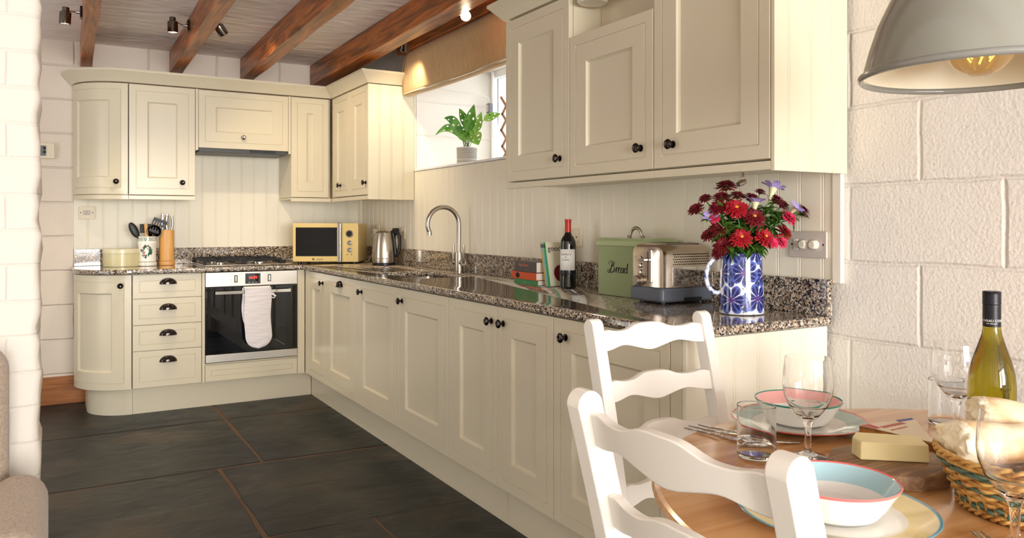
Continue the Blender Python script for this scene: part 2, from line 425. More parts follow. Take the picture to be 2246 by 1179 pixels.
# ------------------------------------------------------------------ room shell
def build_shell():
    mb = MB(); mb.box(-2.2, 2.2, -5.2, 6.2, -.06, -.004, 1)
    rows = [(6.10, 5.09), (5.09, 4.09), (4.09, 3.10), (3.10, 2.12), (2.12, 1.10), (1.10, .1), (.1, -.9), (-.9, -2.0), (-2.0, -3.0), (-3.0, -4.0), (-4.0, -5.0)]
    cols = [[-2, -.9, .93, 2.1], [-2, -.75, .93, 1.9, 2.1], [-2, -.6, .715, 1.86, 2.1], [-2, -.2, 1.15, 2.1], [-2, -.9, .5, 1.6, 2.1],
            [-2, -.4, 1.0, 2.1], [-2, -1, .4, 2.1], [-2, -.3, 1.2, 2.1], [-2, -1, .4, 2.1], [-2, -.3, 1.2, 2.1], [-2, -1, .4, 2.1]]
    g = .0065
    for (y1, y0), cs in zip(rows, cols):
        for a, b in zip(cs[:-1], cs[1:]):
            sk = -.06 if a > 0 else 0
            k = rnd.uniform
            x0, x1 = a+g+k(0,.003), b-g-k(0,.003); u0, u1 = y0+g*1.5, y1-g*1.5
            n = 8
            edge = []
            for (p, q) in (((x0,u0),(x1,u0+sk)), ((x1,u0+sk),(x1,u1+sk)), ((x1,u1+sk),(x0,u1)), ((x0,u1),(x0,u0))):
                for i in range(n):
                    t = i/n; edge.append((p[0]+(q[0]-p[0])*t+k(-.004,.004), p[1]+(q[1]-p[1])*t+k(-.004,.004)))
            cx = sum(p[0] for p in edge)/len(edge); cy = sum(p[1] for p in edge)/len(edge)
            top = [(cx+(x-cx)*(1-.006), cy+(y-cy)*(1-.006)) for x, y in edge]
            m = len(edge)
            mb.add([(x,y,-.03) for x,y in edge]+[(x,y,-.005) for x,y in edge]+[(x,y,0) for x,y in top],
                   [(i,(i+1)%m,m+(i+1)%m,m+i) for i in range(m)]+[(m+i,m+(i+1)%m,2*m+(i+1)%m,2*m+i) for i in range(m)]+[tuple(2*m+i for i in range(m))], 0)
    struct(obj('floor', mb, [M['slate'], M['grout']], smooth=0), 'dark slate flagstone floor with brown grout')
    mb = MB(); mb.box(-2.0, 2.8, -5.1, 6.2, ZC, ZC+.08)
    struct(obj('ceiling', mb, M['ceil'], smooth=0), 'rough plastered ceiling between the beams')
    mb = MB(); mb.box(-2.0, 2.7, YF+.015, YF+.2, 0, ZC)
    struct(obj('wall_far', mb, M['wall_far'], smooth=0), 'painted block wall behind the hob')
    # window wall with a deep opening
    y0, y1, z0, z1 = 3.35, 4.935, 1.57, 2.30; xa, xb = XW+.015, 2.80
    mb = MB()
    mb.box(xa, xb, -5.1, y0, 0, ZC); mb.box(xa, xb, y1, YF+.015, 0, ZC); mb.box(xa, xb, y0, y1, 0, z0); mb.box(xa, xb, y0, y1, z1, ZC)
    struct(obj('wall_right', mb, M['wall'], smooth=0), 'white painted block wall with the deep window opening')
    # pier on the left with an uneven painted edge
    mb = MB()
    nz = 60
    def edge(z, j):
        return -.030 + .003*math.sin(z*33+j)+.0025*math.sin(z*71+2*j)+.003*rnd.random() - (.005 if abs((z/.094) % 1 - .5) > .42 else 0)
    rings = []
    for i in range(nz+1):
        z = ZC*i/nz; e = edge(z, 0); e2 = edge(z, 1.3)
        rings.append([(-2.0,2.43,z),(e-.018,2.43,z),(e-.005,2.437,z),(e,2.455,z),(e2,2.70,z),(e2-.01,2.73,z),(-2.0,2.73,z)])
    mb.loft(rings)
    struct(obj('wall_left', mb, M['pier'], smooth=50), 'white painted masonry pier at the left edge')
    # walls out of the picture that close the room (openings carry the daylight)
    mb = MB(); X = -1.9
    mb.box(X-.1, X, -5.0, 3.5, 0, ZC); mb.box(X-.1, X, 4.9, 6.1, 0, ZC); mb.box(X-.1, X, 3.5, 4.9, 2.3, ZC)
    struct(obj('wall_side', mb, M['pier'], smooth=0), 'white side wall with a doorway')
    mb = MB(); Y = -5.05
    for a, b in ((-2.0,-1.15),(.15,.25),(2.05,2.15)): mb.box(a, b, Y-.1, Y, 0, ZC)
    mb.box(-1.15,.15,Y-.1,Y,2.35,ZC); mb.box(.25,2.05,Y-.1,Y,0,.7); mb.box(.25,2.05,Y-.1,Y,2.3,ZC)
    struct(obj('wall_back', mb, M['pier'], smooth=0), 'white wall behind the dining end')
    # glazing bars of the openings behind
    for nm, a, b, z0_, z1_, n in (('window_2', .25, 2.05, .7, 2.3, 3), ('window_3', -1.15, .15, 0.0, 2.35, 2)):
        mb = MB()
        for i in range(n+1):
            x = a+(b-a)*i/n; mb.box(x-.03, x+.03, Y-.06, Y-.0, z0_, z1_)
        for z in (z0_+.03, (z0_+z1_)/2, z1_-.03): mb.box(a, b, Y-.058, Y-.002, z-.03, z+.03)
        struct(obj(nm, mb, M['frame_white'], smooth=0), 'white window frame in the wall behind')
    # kitchen window: frame, pane, sill
    wx = 2.755
    win = bpy.data.objects.new('window_1', None); C.objects.link(win); struct(win, 'bright kitchen window in a deep white reveal')
    mb = MB(); F = .05
    mb.box(wx-.03, wx+.03, y0, y0+F, z0, z1); mb.box(wx-.03, wx+.03, y1-F, y1, z0, z1)
    mb.box(wx-.03, wx+.03, y0+F, y1-F, z0, z0+F); mb.box(wx-.03, wx+.03, y0+F, y1-F, z1-F, z1)
    mb.box(wx-.028, wx+.028, 4.12, 4.17, z0+F, z1-F)
    obj('window_frame', mb, M['frame_white'], win, bevel=.004)
    mb = MB(); mb.box(wx-.003, wx+.003, y0+F, y1-F, z0+F, z1-F)
    obj('window_pane', mb, M['pane'], win, smooth=0)
    mb = MB(); mb.box(XW-.004, wx-.03, y0, y1, z0-.002, z0+.012)
    obj('window_sill', mb, M['frame_white'], win, bevel=.003)
    # skirting on the far wall
    mb = MB(); mb.box(-2.0, .20, YF-.012, YF+.015, 0, .185)
    mb.box(-2.0, .20, YF-.014, YF-.010, .135, .140)
    struct(obj('baseboard_far', mb, M['skirt'], bevel=.004), 'golden brown wooden skirting board')

def bead_strip(mb, length, z0, z1, pitch=.09, th=.014, first=None, off=0):
    """boarding in local coordinates: runs along +x, faces -y, face at y=0"""
    pts = []; u = -off
    while u < length:
        e = u+pitch
        for du, d in ((0,0),(pitch-.014,0),(pitch-.0115,.003),(pitch-.009,0),(pitch-.005,0),(pitch-.0025,.003)):
            x = u+du
            if 0 <= x <= length: pts.append((x, d))
        u = e
    if pts[0][0] > 0: pts.insert(0, (0, 0))
    pts.append((length, 0))
    n = len(pts)
    vs_ = [(x, d, z0) for x, d in pts]+[(x, d, z1) for x, d in pts]
    fs = [(i, i+1, n+i+1, n+i) for i in range(n-1)]
    b = len(vs_); vs_ += [(0,th,z0),(length,th,z0),(0,th,z1),(length,th,z1)]
    fs += [(0,n,b+2,b),(n-1,b+1,b+3,2*n-1),(b,b+2,b+3,b+1),tuple(list(range(n,2*n))+[b+3,b+2]),tuple(list(range(n-1,-1,-1))+[b,b+1])]
    mb.add(vs_, fs)

def build_boarding():
    mb = MB(); mb.M = Matrix.Translation((.125, YF, 0))
    bead_strip(mb, XW-.125, 0.93, 2.12, .092)
    struct(obj('trim_1', mb, M['bead'], smooth=20), 'cream tongue and groove boarding behind the hob')
    mb = MB(); base = Matrix.Translation((XW, 6.08, 0)) @ Matrix.Rotation(ROTR, 4, 'Z')
    def seg(ya, yb, z0, z1):
        mb.M = base @ Matrix.Translation((6.08-ya, 0, 0)); bead_strip(mb, ya-yb, z0, z1, .09)
    seg(6.08, 4.94, .93, 2.12); seg(4.94, 3.36, .93, 1.565); seg(3.36, 1.617, 1.03, 2.12)
    mb.M = Matrix.Identity(4); mb.box(XW-.005, XW+.014, 1.588, 1.6165, 1.03, 1.374)
    struct(obj('trim_2', mb, M['bead'], smooth=20), 'cream tongue and groove boarding below the window and wall cabinets')

def build_beams():
    def beam(xa, xb, z0, y0, y1, sl, label, zt=ZC-.001, amp=.0025):
        mb = MB(); n = 44; rings = []
        ph = rnd.random()*6
        for i in range(n+1):
            y = y0+(y1-y0)*i/n; dx = -sl*(YF-y)
            k = lambda a: amp*math.sin(y*3.1+a+ph)+amp*.6*math.sin(y*7.7+2*a)
            rings.append([(xa+dx+k(0), y, z0+k(1)), (xb+dx+k(2), y, z0+k(3)), (xb+dx+k(4)*.5, y, zt), (xa+dx+k(5)*.5, y, zt)])
        mb.loft(rings)
        return tag(obj('ceiling_beam', mb, M['beam'], bevel=.006, smooth=40), label, 'beam', 'ceiling beams')
    beam(.164, .235, 2.285, .0, YF+.01, .018, 'slim brown ceiling beam carrying the leftmost spotlight')
    beam(.725, .807, 2.29, -4.9, YF+.01, .020, 'brown ceiling beam with a spotlight on either side')
    beam(1.213, 1.305, 2.29, -4.9, YF+.01, .018, 'brown ceiling beam without lamps, ending above the extractor cabinet')
    beam(1.74, 1.856, 2.29, -4.9, YF+.01, .016, 'thick orange-brown ceiling beam nearest the window, two lamps on its far side')
    mb = MB(); mb.box(2.03, XW+.01, 3.2, 5.0, 2.362, ZC-.001)
    tag(obj('wall_plate', mb, M['beam'], bevel=.004), 'dark brown timber batten on the wall above the linen blind', 'timber')

# ------------------------------------------------------------------ cabinet joinery
def door_geo(w, h, kind='panel', bead=.04, frame=.112, th=.02, curve=None, N=1):
    """panelled door; local x 0..w, face at y=0, z 0..h. curve(u, depth) -> (x, y) bends it."""
    mb = MB()
    loops = [(0, th), (0, .0015), (.0015, 0), (bead, 0), (bead+.0012, .004), (bead+.0038, .004), (bead+.005, 0)]
    if kind == 'panel': loops += [(frame, 0), (frame+.0035, .007), (frame+.009, .012)]
    f = curve or (lambda u, d: (u, d))
    vs_ = []; fs = []; k = 2*(N+1)
    for ins, d in loops:
        us = [ins+(w-2*ins)*i/N for i in range(N+1)]
        vs_ += [(*f(u, d), ins) for u in us]
        vs_ += [(*f(u, d), h-ins) for u in reversed(us)]
    for j in range(len(loops)-1):
        for i in range(k):
            fs.append((j*k+i, j*k+(i+1) % k, (j+1)*k+(i+1) % k, (j+1)*k+i))
    e = (len(loops)-1)*k
    for i in range(N): fs.append((e+i, e+i+1, e+k-2-i, e+k-1-i))
    for i in range(N): fs.append((i+1, i, k-1-i, k-2-i))
    mb.add(vs_, fs); return mb

knob_me = None
def knob_mb(s=1.0):
    mb = MB(); mb.M = Matrix.Rotation(PI/2, 4, 'X')
    mb.lathe([(0,0),(.0125*s,0),(.0125*s,.003*s),(.0065*s,.006*s),(.0058*s,.016*s),(.0085*s,.019*s),(.0165*s,.021*s),(.0175*s,.025*s),(.0150*s,.0285*s),(.009*s,.0305*s),(.007*s,.0298*s),(0,.0298*s)], 24)
    return mb
def add_knob(parent, x, z, name='knob', s=1.0, y=0, m=None):
    o = obj(name, knob_mb(s), m or M['dark_metal'], parent, (x, y, z)); return o
def cup_mb(w=.098, h=.036, d=.026):
    mb = MB(); t = .0018
    def sh(a, b, k):
        return lambda u, v: (a*math.cos(PI*u)*math.cos(v*PI/2*.999), -b*math.sin(PI*u)*1.0*(math.cos(v*PI/2) if False else 1)*math.sin(PI/2-v*PI/2*.0) * math.cos(v*PI/2)**.5 - .0, k*math.sin(v*PI/2))
    mb.grid(24, 10, sh(w/2, d, h)); mb.grid(24, 10, sh(w/2-t, d-t, h-t))
    # flange against the drawer front
    pts = [(w/2*math.cos(PI*i/24), -.001, h*math.sin(PI*i/24)) for i in range(25)]
    out = [((w/2+.004)*math.cos(PI*i/24), -.001, (h+.004)*math.sin(PI*i/24)) for i in range(25)]
    mb.add(pts+out, [(i, i+1, 25+i+1, 25+i) for i in range(24)])
    return mb
def add_cup(parent, x, z):
    return obj('cup_handle', cup_mb(), M['dark_metal'], parent, (x, -.001, z), smooth=60)

def carcass(parent, w, z0, z1, d0, d1, name='carcass', m=None):
    mb = MB(); mb.box(.001, w-.001, d0, d1, z0, z1)
    return obj(name, mb, m or M['paint'], parent, bevel=.001)

def base_cabinet(loc, rot, w, label, doors, name='base_cabinet', z0=.168, z1=.891, depth=.598, group='base cabinets', top=None):
    """doors: list of (x0, x1, knob x, 'knob'|'cup')"""
    t = thing(name, label, 'cabinet', loc, rot, group)
    carcass(t, w, z0, top or z1, .0225, depth)
    if top:
        mb = MB(); mb.box(.001, w-.001, .0225, .040, top, z1); obj('top_rail', mb, M['paint'], t)
    for x0, x1, kx, kind in doors:
        g = .0016
        o = obj('door', door_geo(x1-x0-2*g, z1-z0-.006), M['paint'], t, (x0+g, 0, z0+.002), smooth=20)
        if kind == 'cup': add_cup(o, kx-x0, .822-z0)
        else: add_knob(o, kx-x0, .822-z0)
    return t

def wall_cabinet(loc, rot, w, label, doors, z0=1.405, z1=2.14, depth=.345, rail=True, carc=True, name='wall_cabinet', z1c=None, group='wall cabinets'):
    t = thing(name, label, 'cabinet', loc, rot, group)
    if carc: carcass(t, w, z0, z1c or z1, .0225, depth)
    for x0, x1, kx, kz in doors:
        g = .0016
        o = obj('door', door_geo(x1-x0-2*g, z1-z0-.004, frame=.112 if x1-x0 > .26 else .098), M['paint'], t, (x0+g, 0, z0+.002), smooth=20)
        if kx is not None: add_knob(o, kx-x0, kz-z0)
    if rail:
        mb = MB(); mb.box(.0, w, .001, .022, z0-.030, z0-.004); mb.box(0, w, .022, depth, z0-.016, z0-.002)
        obj('light_rail', mb, M['paint'], t, bevel=.0015)
    return t

def arc_curve(rx, ry, flat0=0, n=40):
    """local frame of a rounded end: arc from (0, ry) round to (rx, 0); returns length and map(u, inset)"""
    pts = []
    for i in range(n+1):
        a = PI - (PI/2)*i/n
        pts.append((rx+rx*math.cos(a), ry-ry*math.sin(a), math.cos(a)/rx, -math.sin(a)/ry))
    if flat0: pts.append((rx+flat0, 0, 0, -1))
    L = [0]
    for a, b in zip(pts[:-1], pts[1:]): L.append(L[-1]+math.hypot(b[0]-a[0], b[1]-a[1]))
    tot = L[-1]
    def f(u, d):
        u = min(max(u, 0), tot)
        j = 0
        while j < len(L)-2 and L[j+1] < u: j += 1
        t = (u-L[j])/(L[j+1]-L[j]); a, b = pts[j], pts[j+1]
        nx, ny = a[2]+(b[2]-a[2])*t, a[3]+(b[3]-a[3])*t; q = math.hypot(nx, ny) or 1
        return (a[0]+(b[0]-a[0])*t - nx/q*d, a[1]+(b[1]-a[1])*t - ny/q*d)
    return tot, f

def sweep(mb, prof, path, m=None):
    """profile (out, z) swept along an open plan path; 'out' is to the right of travel"""
    P = [Vector((x, y)) for x, y in path]; rings = []
    for i, p in enumerate(P):
        d0 = (P[i]-P[i-1]).normalized() if i else (P[1]-P[0]).normalized()
        d1 = (P[i+1]-P[i]).normalized() if i < len(P)-1 else d0
        n0 = Vector((d0.y, -d0.x)); n1 = Vector((d1.y, -d1.x)); b = (n0+n1).normalized()
        k = 1/max(.3, b.dot(n0))
        rings.append([(p.x+b.x*o*k, p.y+b.y*o*k, z) for o, z in prof])
    mb.loft(rings, m=m)

CORN = [(0,2.146),(.006,2.146),(.010,2.152),(.058,2.206),(.064,2.210),(.064,2.224),(-.02,2.224),(-.02,2.146)]

def build_far_run():
    # rounded base cabinet
    rx, ry = .312, .33
    t = thing('base_cabinet', 'rounded end base cabinet with a curved door and small knob', 'cabinet', (.120, YD, 0), 0, 'base cabinets')
    tot, f = arc_curve(rx, ry)
    n = 24; poly = [f(tot*i/n, .0225) for i in range(n+1)]+[(rx, .598), (.0225, .598)]
    mb = MB(); mb.prism([(x, y) for x, y in poly], .168, .891); obj('carcass', mb, M['paint'], t)
    d = obj('door', door_geo(tot-.004, .719, curve=lambda u, dd: f(u+.002, dd), N=24), M['paint'], t, (0, 0, .170), smooth=20)
    add_knob(d, .245, .655)
    # drawers
    t = thing('drawer_cabinet', 'cream base cabinet with four drawers and dark cup handles', 'cabinet', (.4345, YD, 0), 0, 'base cabinets')
    w = .412; carcass(t, w, .168, .891, .0225, .598)
    zs = [.170, .405, .570, .737, .889]
    for i in range(4):
        o = obj('drawer', door_geo(w-.004, zs[i+1]-zs[i]-.005, 'flat', bead=.036), M['paint'], t, (.002, 0, zs[i]+.002), smooth=20)
        add_cup(o, w/2, (.325, .495, .660, .824)[i]-zs[i])
    # oven housing
    t = thing('oven_housing', 'cream cabinet frame round the oven with a low panel beneath', 'cabinet', (.848, YD, 0), 0, 'base cabinets')
    w = XD-.848-.002
    mb = MB(); mb.box(0, .0175, .0, .598, .168, .891); mb.box(.6265, w-.002, 0, .02, .168, .891); mb.box(.6265, .65, .02, .598, .168, .891)
    mb.box(.0175, .6265, .02, .598, .27, .288); mb.box(.0175, .6265, .56, .598, .288, .891)
    mb.box(.652, .655, -.001, .004, .168, .891)
    obj('carcass', mb, M['paint'], t, bevel=.001)
    obj('filler_panel', door_geo(.604, .108, 'flat', bead=.034), M['paint'], t, (.020, 0, .171), smooth=20)
    # oven
    ow = .602; ov = thing('built_in_oven', 'built-in single oven with steel fascia and dark glass door', 'oven', (.869, YD, .293), 0)
    mb = MB(); mb.box(.004, ow-.004, .022, .52, .0, .594); obj('casing', mb, M['black'], ov)
    mb = MB(); mb.box(0, ow, -.004, .02, .502, .597); obj('fascia', mb, M['steel_h'], ov, bevel=.002)
    mb = MB(); mb.box(0, ow, -.006, .02, .056, .498); dr = obj('oven_door', mb, M['oven_glass'], ov, bevel=.002)
    mb = MB(); mb.box(0, ow, -.008, .018, .002, .054); obj('door_trim', mb, M['steel_h'], dr, bevel=.002)
    mb = MB(); mb.box(.055, ow-.055, -.048, -.036, .452, .474); mb.box(.075, .09, -.037, -.005, .456, .470); mb.box(ow-.09, ow-.075, -.037, -.005, .456, .470)
    obj('oven_handle', mb, M['chrome'], dr, bevel=.002)
    mb = MB(); mb.box(.252, .352, -.006, -.003, .515, .585); dp = obj('display', mb, M['oven_glass'], ov)
    v, fc = text_geo('16:29', .026); mb = MB(); mb.M = Matrix.Translation((.302, -.0065, .556)) @ STAND; mb.add(v, fc)
    obj('clock_digits', mb, M['red_led'], dp, smooth=0)
    mb = MB()
    for i in range(3): mb.box(.272+.024*i, .282+.024*i, -.0066, -.0058, .522, .526)
    obj('touch_marks', mb, M['rocker'], dp)
    for kx in (.192, .412):
        mb = MB(); mb.box(kx-.011, kx+.011, -.0046, -.0038, .526, .575); kn = obj('control_knob', mb, M['black'], ov)
        mb = MB(); mb.box(kx-.006, kx+.006, -.012, -.0046, .530, .571); obj('knob_grip', mb, M['chrome'], kn, bevel=.002)
        for sgn in (-1, 1):
            mb = MB()
            for a in range(-2, 3):
                x = kx+sgn*(.034-.003*abs(a)); z = .55+a*.012
                mb.box(x-.003, x+.003, -.0046, -.0041, z-.002, z+.002)
            obj('dial_lettering', mb, M['rocker'], kn)
    # oven glove over the handle
    gl = thing('oven_glove', 'pale double oven glove draped over the oven door handle', 'oven glove', (.869+.318, YD, .293))
    def flap(x0, x1, y, ztop, zbot, rr):
        mb = MB(); w_ = x1-x0; n = 30
        def row(z):
            e = 0
            if z < zbot+rr: e = (1-math.sqrt(max(0, 1-((zbot+rr-z)/rr)**2)))*w_/2
            return e
        def sh(s):
            def fn(u, v):
                z = zbot+(ztop-zbot)*v; e = row(z)
                x = x0+e+(w_-2*e)*u+.004*math.sin(v*9)+.008*(1-v)*.5
                bul = (math.sin(PI*u)**.5)*.009+.0009*math.sin(v*48+1.8*math.sin(u*6))*math.sin(PI*u)
                return (x, y-s*bul, z)
            return fn
        mb.grid(14, 40, sh(1)); mb.grid(14, 40, sh(-.6)); return mb
    mb = flap(-.083, .092, -.058, .489, .082, .085); fr = obj('front_pad', mb, M['glove'], gl, smooth=80)
    mb = flap(-.092, .070, -.022, .489, .205, .08); obj('back_pad', mb, M['glove'], gl, smooth=80)
    mb = MB()
    def over(u, v):
        a = PI*v
        return (-.083+.172*u, -.041+.020*math.cos(PI-a)*1.0, .4845+.011*math.sin(a))
    mb.grid(12, 10, over); obj('fold', mb, M['glove'], gl, smooth=80, solid=.008)
    mb = MB(); mb.tube([(.090, -.055, .447), (.108, -.054, .442), (.122, -.052, .428), (.114, -.05, .415), (.098, -.05, .420), (.088, -.05, .436)], .0045, 8, flat=1.8)
    obj('hanging_loop', mb, M['glove'], gl)
    # hob
    hb = thing('gas_hob', 'steel gas hob with black cast iron pan supports', 'hob', (1.17, 5.80, ZT+.001))
    mb = MB(); mb.box(-.29, .29, -.25, .25, 0, .009); obj('hob_plate', mb, M['steel'], hb, bevel=.004)
    for sx, sy, r in ((-.165,-.11,.040), (-.165,.12,.045), (.095,-.11,.052), (.095,.12,.04)):
        mb = MB(); mb.M = Matrix.Translation((sx, sy, .009)); mb.lathe([(0,0),(r,0),(r,.010),(r*.9,.014),(0,.014)], 28); bu = obj('burner', mb, M['chrome'], hb)
        mb = MB(); mb.M = Matrix.Translation((sx, sy, .0232)); mb.lathe([(0,0),(r*.72,0),(r*.72,.008),(r*.5,.012),(0,.012)], 28); obj('burner_cap', mb, M['iron'], bu)
    for cx in (-.165, .095):
        mb = MB(); w2 = .122
        for y in (-.225, .225): mb.box(cx-w2, cx+w2, y-.006, y+.006, .030, .044)
        for x in (-w2, w2): mb.box(cx+x-.006, cx+x+.006, -.225, .225, .030, .044)
        for y in (-.11, .12):
            mb.box(cx-w2, cx-.03, y-.005, y+.005, .034, .052); mb.box(cx+.03, cx+w2, y-.005, y+.005, .034, .052)
            mb.box(cx-.005, cx+.005, y+.03, y+.10, .034, .052); mb.box(cx-.005, cx+.005, y-.10, y-.03, .034, .052)
        mb.box(cx-w2, cx+w2, -.006, .006, .034, .046)
        for x in (-w2, w2):
            for y in (-.225, .225): mb.box(cx+x-.009, cx+x+.009, y-.009, y+.009, .0092, .046)
        obj('pan_support', mb, M['iron'], hb, bevel=.0015)
    for i in range(4):
        mb = MB(); mb.M = Matrix.Translation((.254, -.15+.085*i, .009)); mb.lathe([(0,0),(.017,0),(.015,.02),(0,.02)], 20); obj('gas_knob', mb, M['iron'], hb)

def build_plinths():
    grp = 'kickboards'
    mb = MB(); tot, f = arc_curve(.248, .25)
    outer = [f(tot*i/20, 0) for i in range(21)]; inner = [f(tot*i/20, .016) for i in range(20, -1, -1)]
    pts = [(0, .5)]+outer+inner+[(.016, .5)]
    mb.prism(pts, 0, .166); o = obj('kickboard', mb, M['paint'], None, (.192, 5.52, 0), smooth=40)
    tag(o, 'curved kickboard under the rounded base cabinet', 'kickboard', grp)
    mb = MB(); mb.box(.4415, 1.586, 5.52, 5.536, 0, .166); tag(obj('kickboard', mb, M['paint'], bevel=.001), 'straight cream kickboard under the drawers and oven', 'kickboard', grp)
    mb = MB(); mb.box(1.588, 1.604, 2.735, 5.519, 0, .166); tag(obj('kickboard', mb, M['paint'], bevel=.001), 'long shaded kickboard below the run of cupboard doors', 'kickboard', grp)
    mb = MB(); mb.box(1.588, 1.604, 1.66, 2.732, 0, .166); tag(obj('kickboard', mb, M['paint'], bevel=.001), 'short kickboard length by the dining end of the cupboards, joint showing', 'kickboard', grp)

def build_right_base():
    L = lambda y: (XD, y, 0)
    def cab(ya, yb, label, doors, **k):
        return base_cabinet(L(ya), ROTR, ya-yb, label, [(ya-a, ya-b, ya-kx, kd) for a, b, kx, kd in doors], **k)
    t = cab(5.458, 4.999, 'narrow corner base cabinet beside the oven, small dark knob', [(5.40, 4.999, 5.045, 'knob')])
    mb = MB(); mb.box(0, .056, 0, .0215, .168, .891); obj('corner_post', mb, M['paint'], t, bevel=.001)
    cab(4.998, 4.393, 'door-fronted dishwasher with the only dark cup handle in this run', [(4.998, 4.393, 4.69, 'cup')], name='dishwasher')
    cab(4.392, 3.775, 'single-door base cabinet left of the sink, wood grain showing in its panel', [(4.392, 3.775, 4.30, 'knob')], top=.66)
    cab(3.774, 3.161, 'single-door base cabinet under the tap, plain smooth panel', [(3.774, 3.161, 3.70, 'knob')])
    cab(3.160, 2.312, 'double base cabinet whose two knobs sit close together below the books', [(3.160, 2.719, 2.765, 'knob'), (2.719, 2.312, 2.668, 'knob')])
    t = cab(2.311, 1.655, 'end base cabinet behind the white chairs with boarded end panel', [(2.311, 1.705, 2.235, 'knob')])
    mb = MB(); mb.box(.608, .655, -.0, .0215, .168, .891); obj('end_post', mb, M['paint'], t, bevel=.002)
    mb = MB(); mb.M = Matrix.Translation((.672, 0, 0)) @ Matrix.Rotation(PI/2, 4, 'Z')
    bead_strip(mb, .600, .0, .891, .098, .014); obj('end_panel', mb, M['bead'], t, smooth=20)

def bool_cut(o, cutters):
    for c in cutters:
        md = o.modifiers.new('cut', 'BOOLEAN'); md.object = c; md.operation = 'DIFFERENCE'; md.solver = 'EXACT'
    dg = bpy.context.evaluated_depsgraph_get(); dg.update()
    me = bpy.data.meshes.new_from_object(o.evaluated_get(dg))
    o.modifiers.clear(); o.data = me
    for c in cutters: bpy.data.objects.remove(c)

def build_worktop():
    tot, f = arc_curve(.325, .345)
    arc = [(.112+x, 5.44+y) for x, y in (f(tot*i/16, 0) for i in range(17))]
    fil = [(1.505-.03+.03*math.sin(a), 5.44-.03+.03*math.cos(a)) for a in (0, PI/8, PI/4, 3*PI/8, PI/2)]
    r = .03; co = [(1.505+r-r*math.cos(a), 1.617+r-r*math.sin(a)) for a in (0, PI/8, PI/4, 3*PI/8, PI/2)]
    poly = [(.112, 6.079)]+arc+fil+co+[(XW-.001, 1.617), (XW-.001, 6.079)]
    mb = MB(); mb.prism(poly, .895, ZT)
    o = obj('worktop', mb, M['granite'], bevel=.010, seg=4, smooth=30)
    cuts = []
    c = MB()
    sx0, sx1, sy0, sy1, q = 1.635, 2.00, 3.80, 4.365, .04
    pl = []
    for cx, cy, a0 in ((sx1-q, sy1-q, 0), (sx0+q, sy1-q, PI/2), (sx0+q, sy0+q, PI), (sx1-q, sy0+q, 1.5*PI)):
        pl += [(cx+q*math.cos(a0+PI/2*i/5), cy+q*math.sin(a0+PI/2*i/5)) for i in range(6)]
    c.prism(pl, .85, .96); cuts.append(obj('cutter', c, M['granite']))
    for i in range(5):
        c = MB(); x = 1.70+.06*i; c.M = Matrix.Translation((x, 0, 0)); c.tube([(0, 4.42, ZT+.003), (0, 4.90, ZT+.0045)], .0075, 10); cuts.append(obj('cutter', c, M['granite']))
    bool_cut(o, cuts)
    tag(o, 'speckled granite worktop running round the corner with sink cut-out', 'worktop')
    # upstands
    mb = MB(); mb.box(.125, XW-.002, YF-.022, YF-.0005, ZT+.0005, 1.04); tag(obj('upstand', mb, M['granite'], bevel=.002), 'granite upstand along the wall behind the hob', 'upstand', 'granite upstands')
    mb = MB(); mb.box(XW-.022, XW-.0005, 1.62, YF-.023, ZT+.0005, 1.04); tag(obj('upstand', mb, M['granite'], bevel=.002), 'granite upstand below the window boarding, behind the tap and toaster', 'upstand', 'granite upstands')
    # sink bowl
    s = thing('kitchen_sink', 'undermounted dark steel sink set into the granite', 'sink', ((sx0+sx1)/2, (sy0+sy1)/2, .70))
    mb = MB(); cx, cy = (sx0+sx1)/2, (sy0+sy1)/2
    def ring(k, z): return [((x-cx)*k, (y-cy)*k, z) for x, y in pl]
    mb.loft([ring(1.06, .1935), ring(1.0, .1935), ring(.985, .03), ring(.93, .006), ring(.90, .004)], cap=False)
    mb.add(ring(.90, .004), [tuple(range(len(pl)))])
    obj('bowl', mb, M['steel'], s, smooth=50)
    mb = MB(); mb.lathe([(0,.006),(.04,.006),(.045,.009),(.05,.005)], 24); obj('waste', mb, M['chrome'], s)
    # tap
    tp = thing('kitchen_tap', 'tall brushed steel swan-neck tap with two levers', 'tap', (2.058, 4.115, ZT+.0005))
    mb = MB(); mb.lathe([(0,0),(.030,0),(.030,.006),(.0265,.008),(.0265,.120),(.0,.120)], 28); obj('tap_body', mb, M['steel'], tp)
    R = .098; path = [(0,0,.119),(0,0,.20),(0,0,.285)]
    for i in range(1, 15):
        a = PI*1.05*i/14; path.append((-R+R*math.cos(a), .012*(i/14), .285+R*1.02*math.sin(a)))
    path.append((-2*R+.012, .012, .285-.046))
    mb = MB(); mb.tube(path, .0135, 16); sp_ = obj('spout', mb, M['steel'], tp, smooth=60)
    e = path[-1]; mb = MB(); mb.M = Matrix.Translation((e[0], e[1], e[2]-.006)); mb.lathe([(0,-.012),(.0145,-.012),(.0145,.010),(0,.010)], 18); obj('aerator', mb, M['steel'], sp_)
    for sgn in (-1, 1):
        mb = MB(); mb.tube([(0, sgn*.026, .062), (0, sgn*.050, .062)], [.014,.014], 16); mb.tube([(0, sgn*.050, .062), (0, sgn*.058, .062)], [.018,.018], 16)
        lv = obj('tap_valve', mb, M['steel'], tp)
        mb = MB(); mb.tube([(0, sgn*.058, .060), (-.004, sgn*.066, .085), (-.004, sgn*.068, .165)], [.008,.007,.0075], 12); obj('lever', mb, M['steel'], lv)

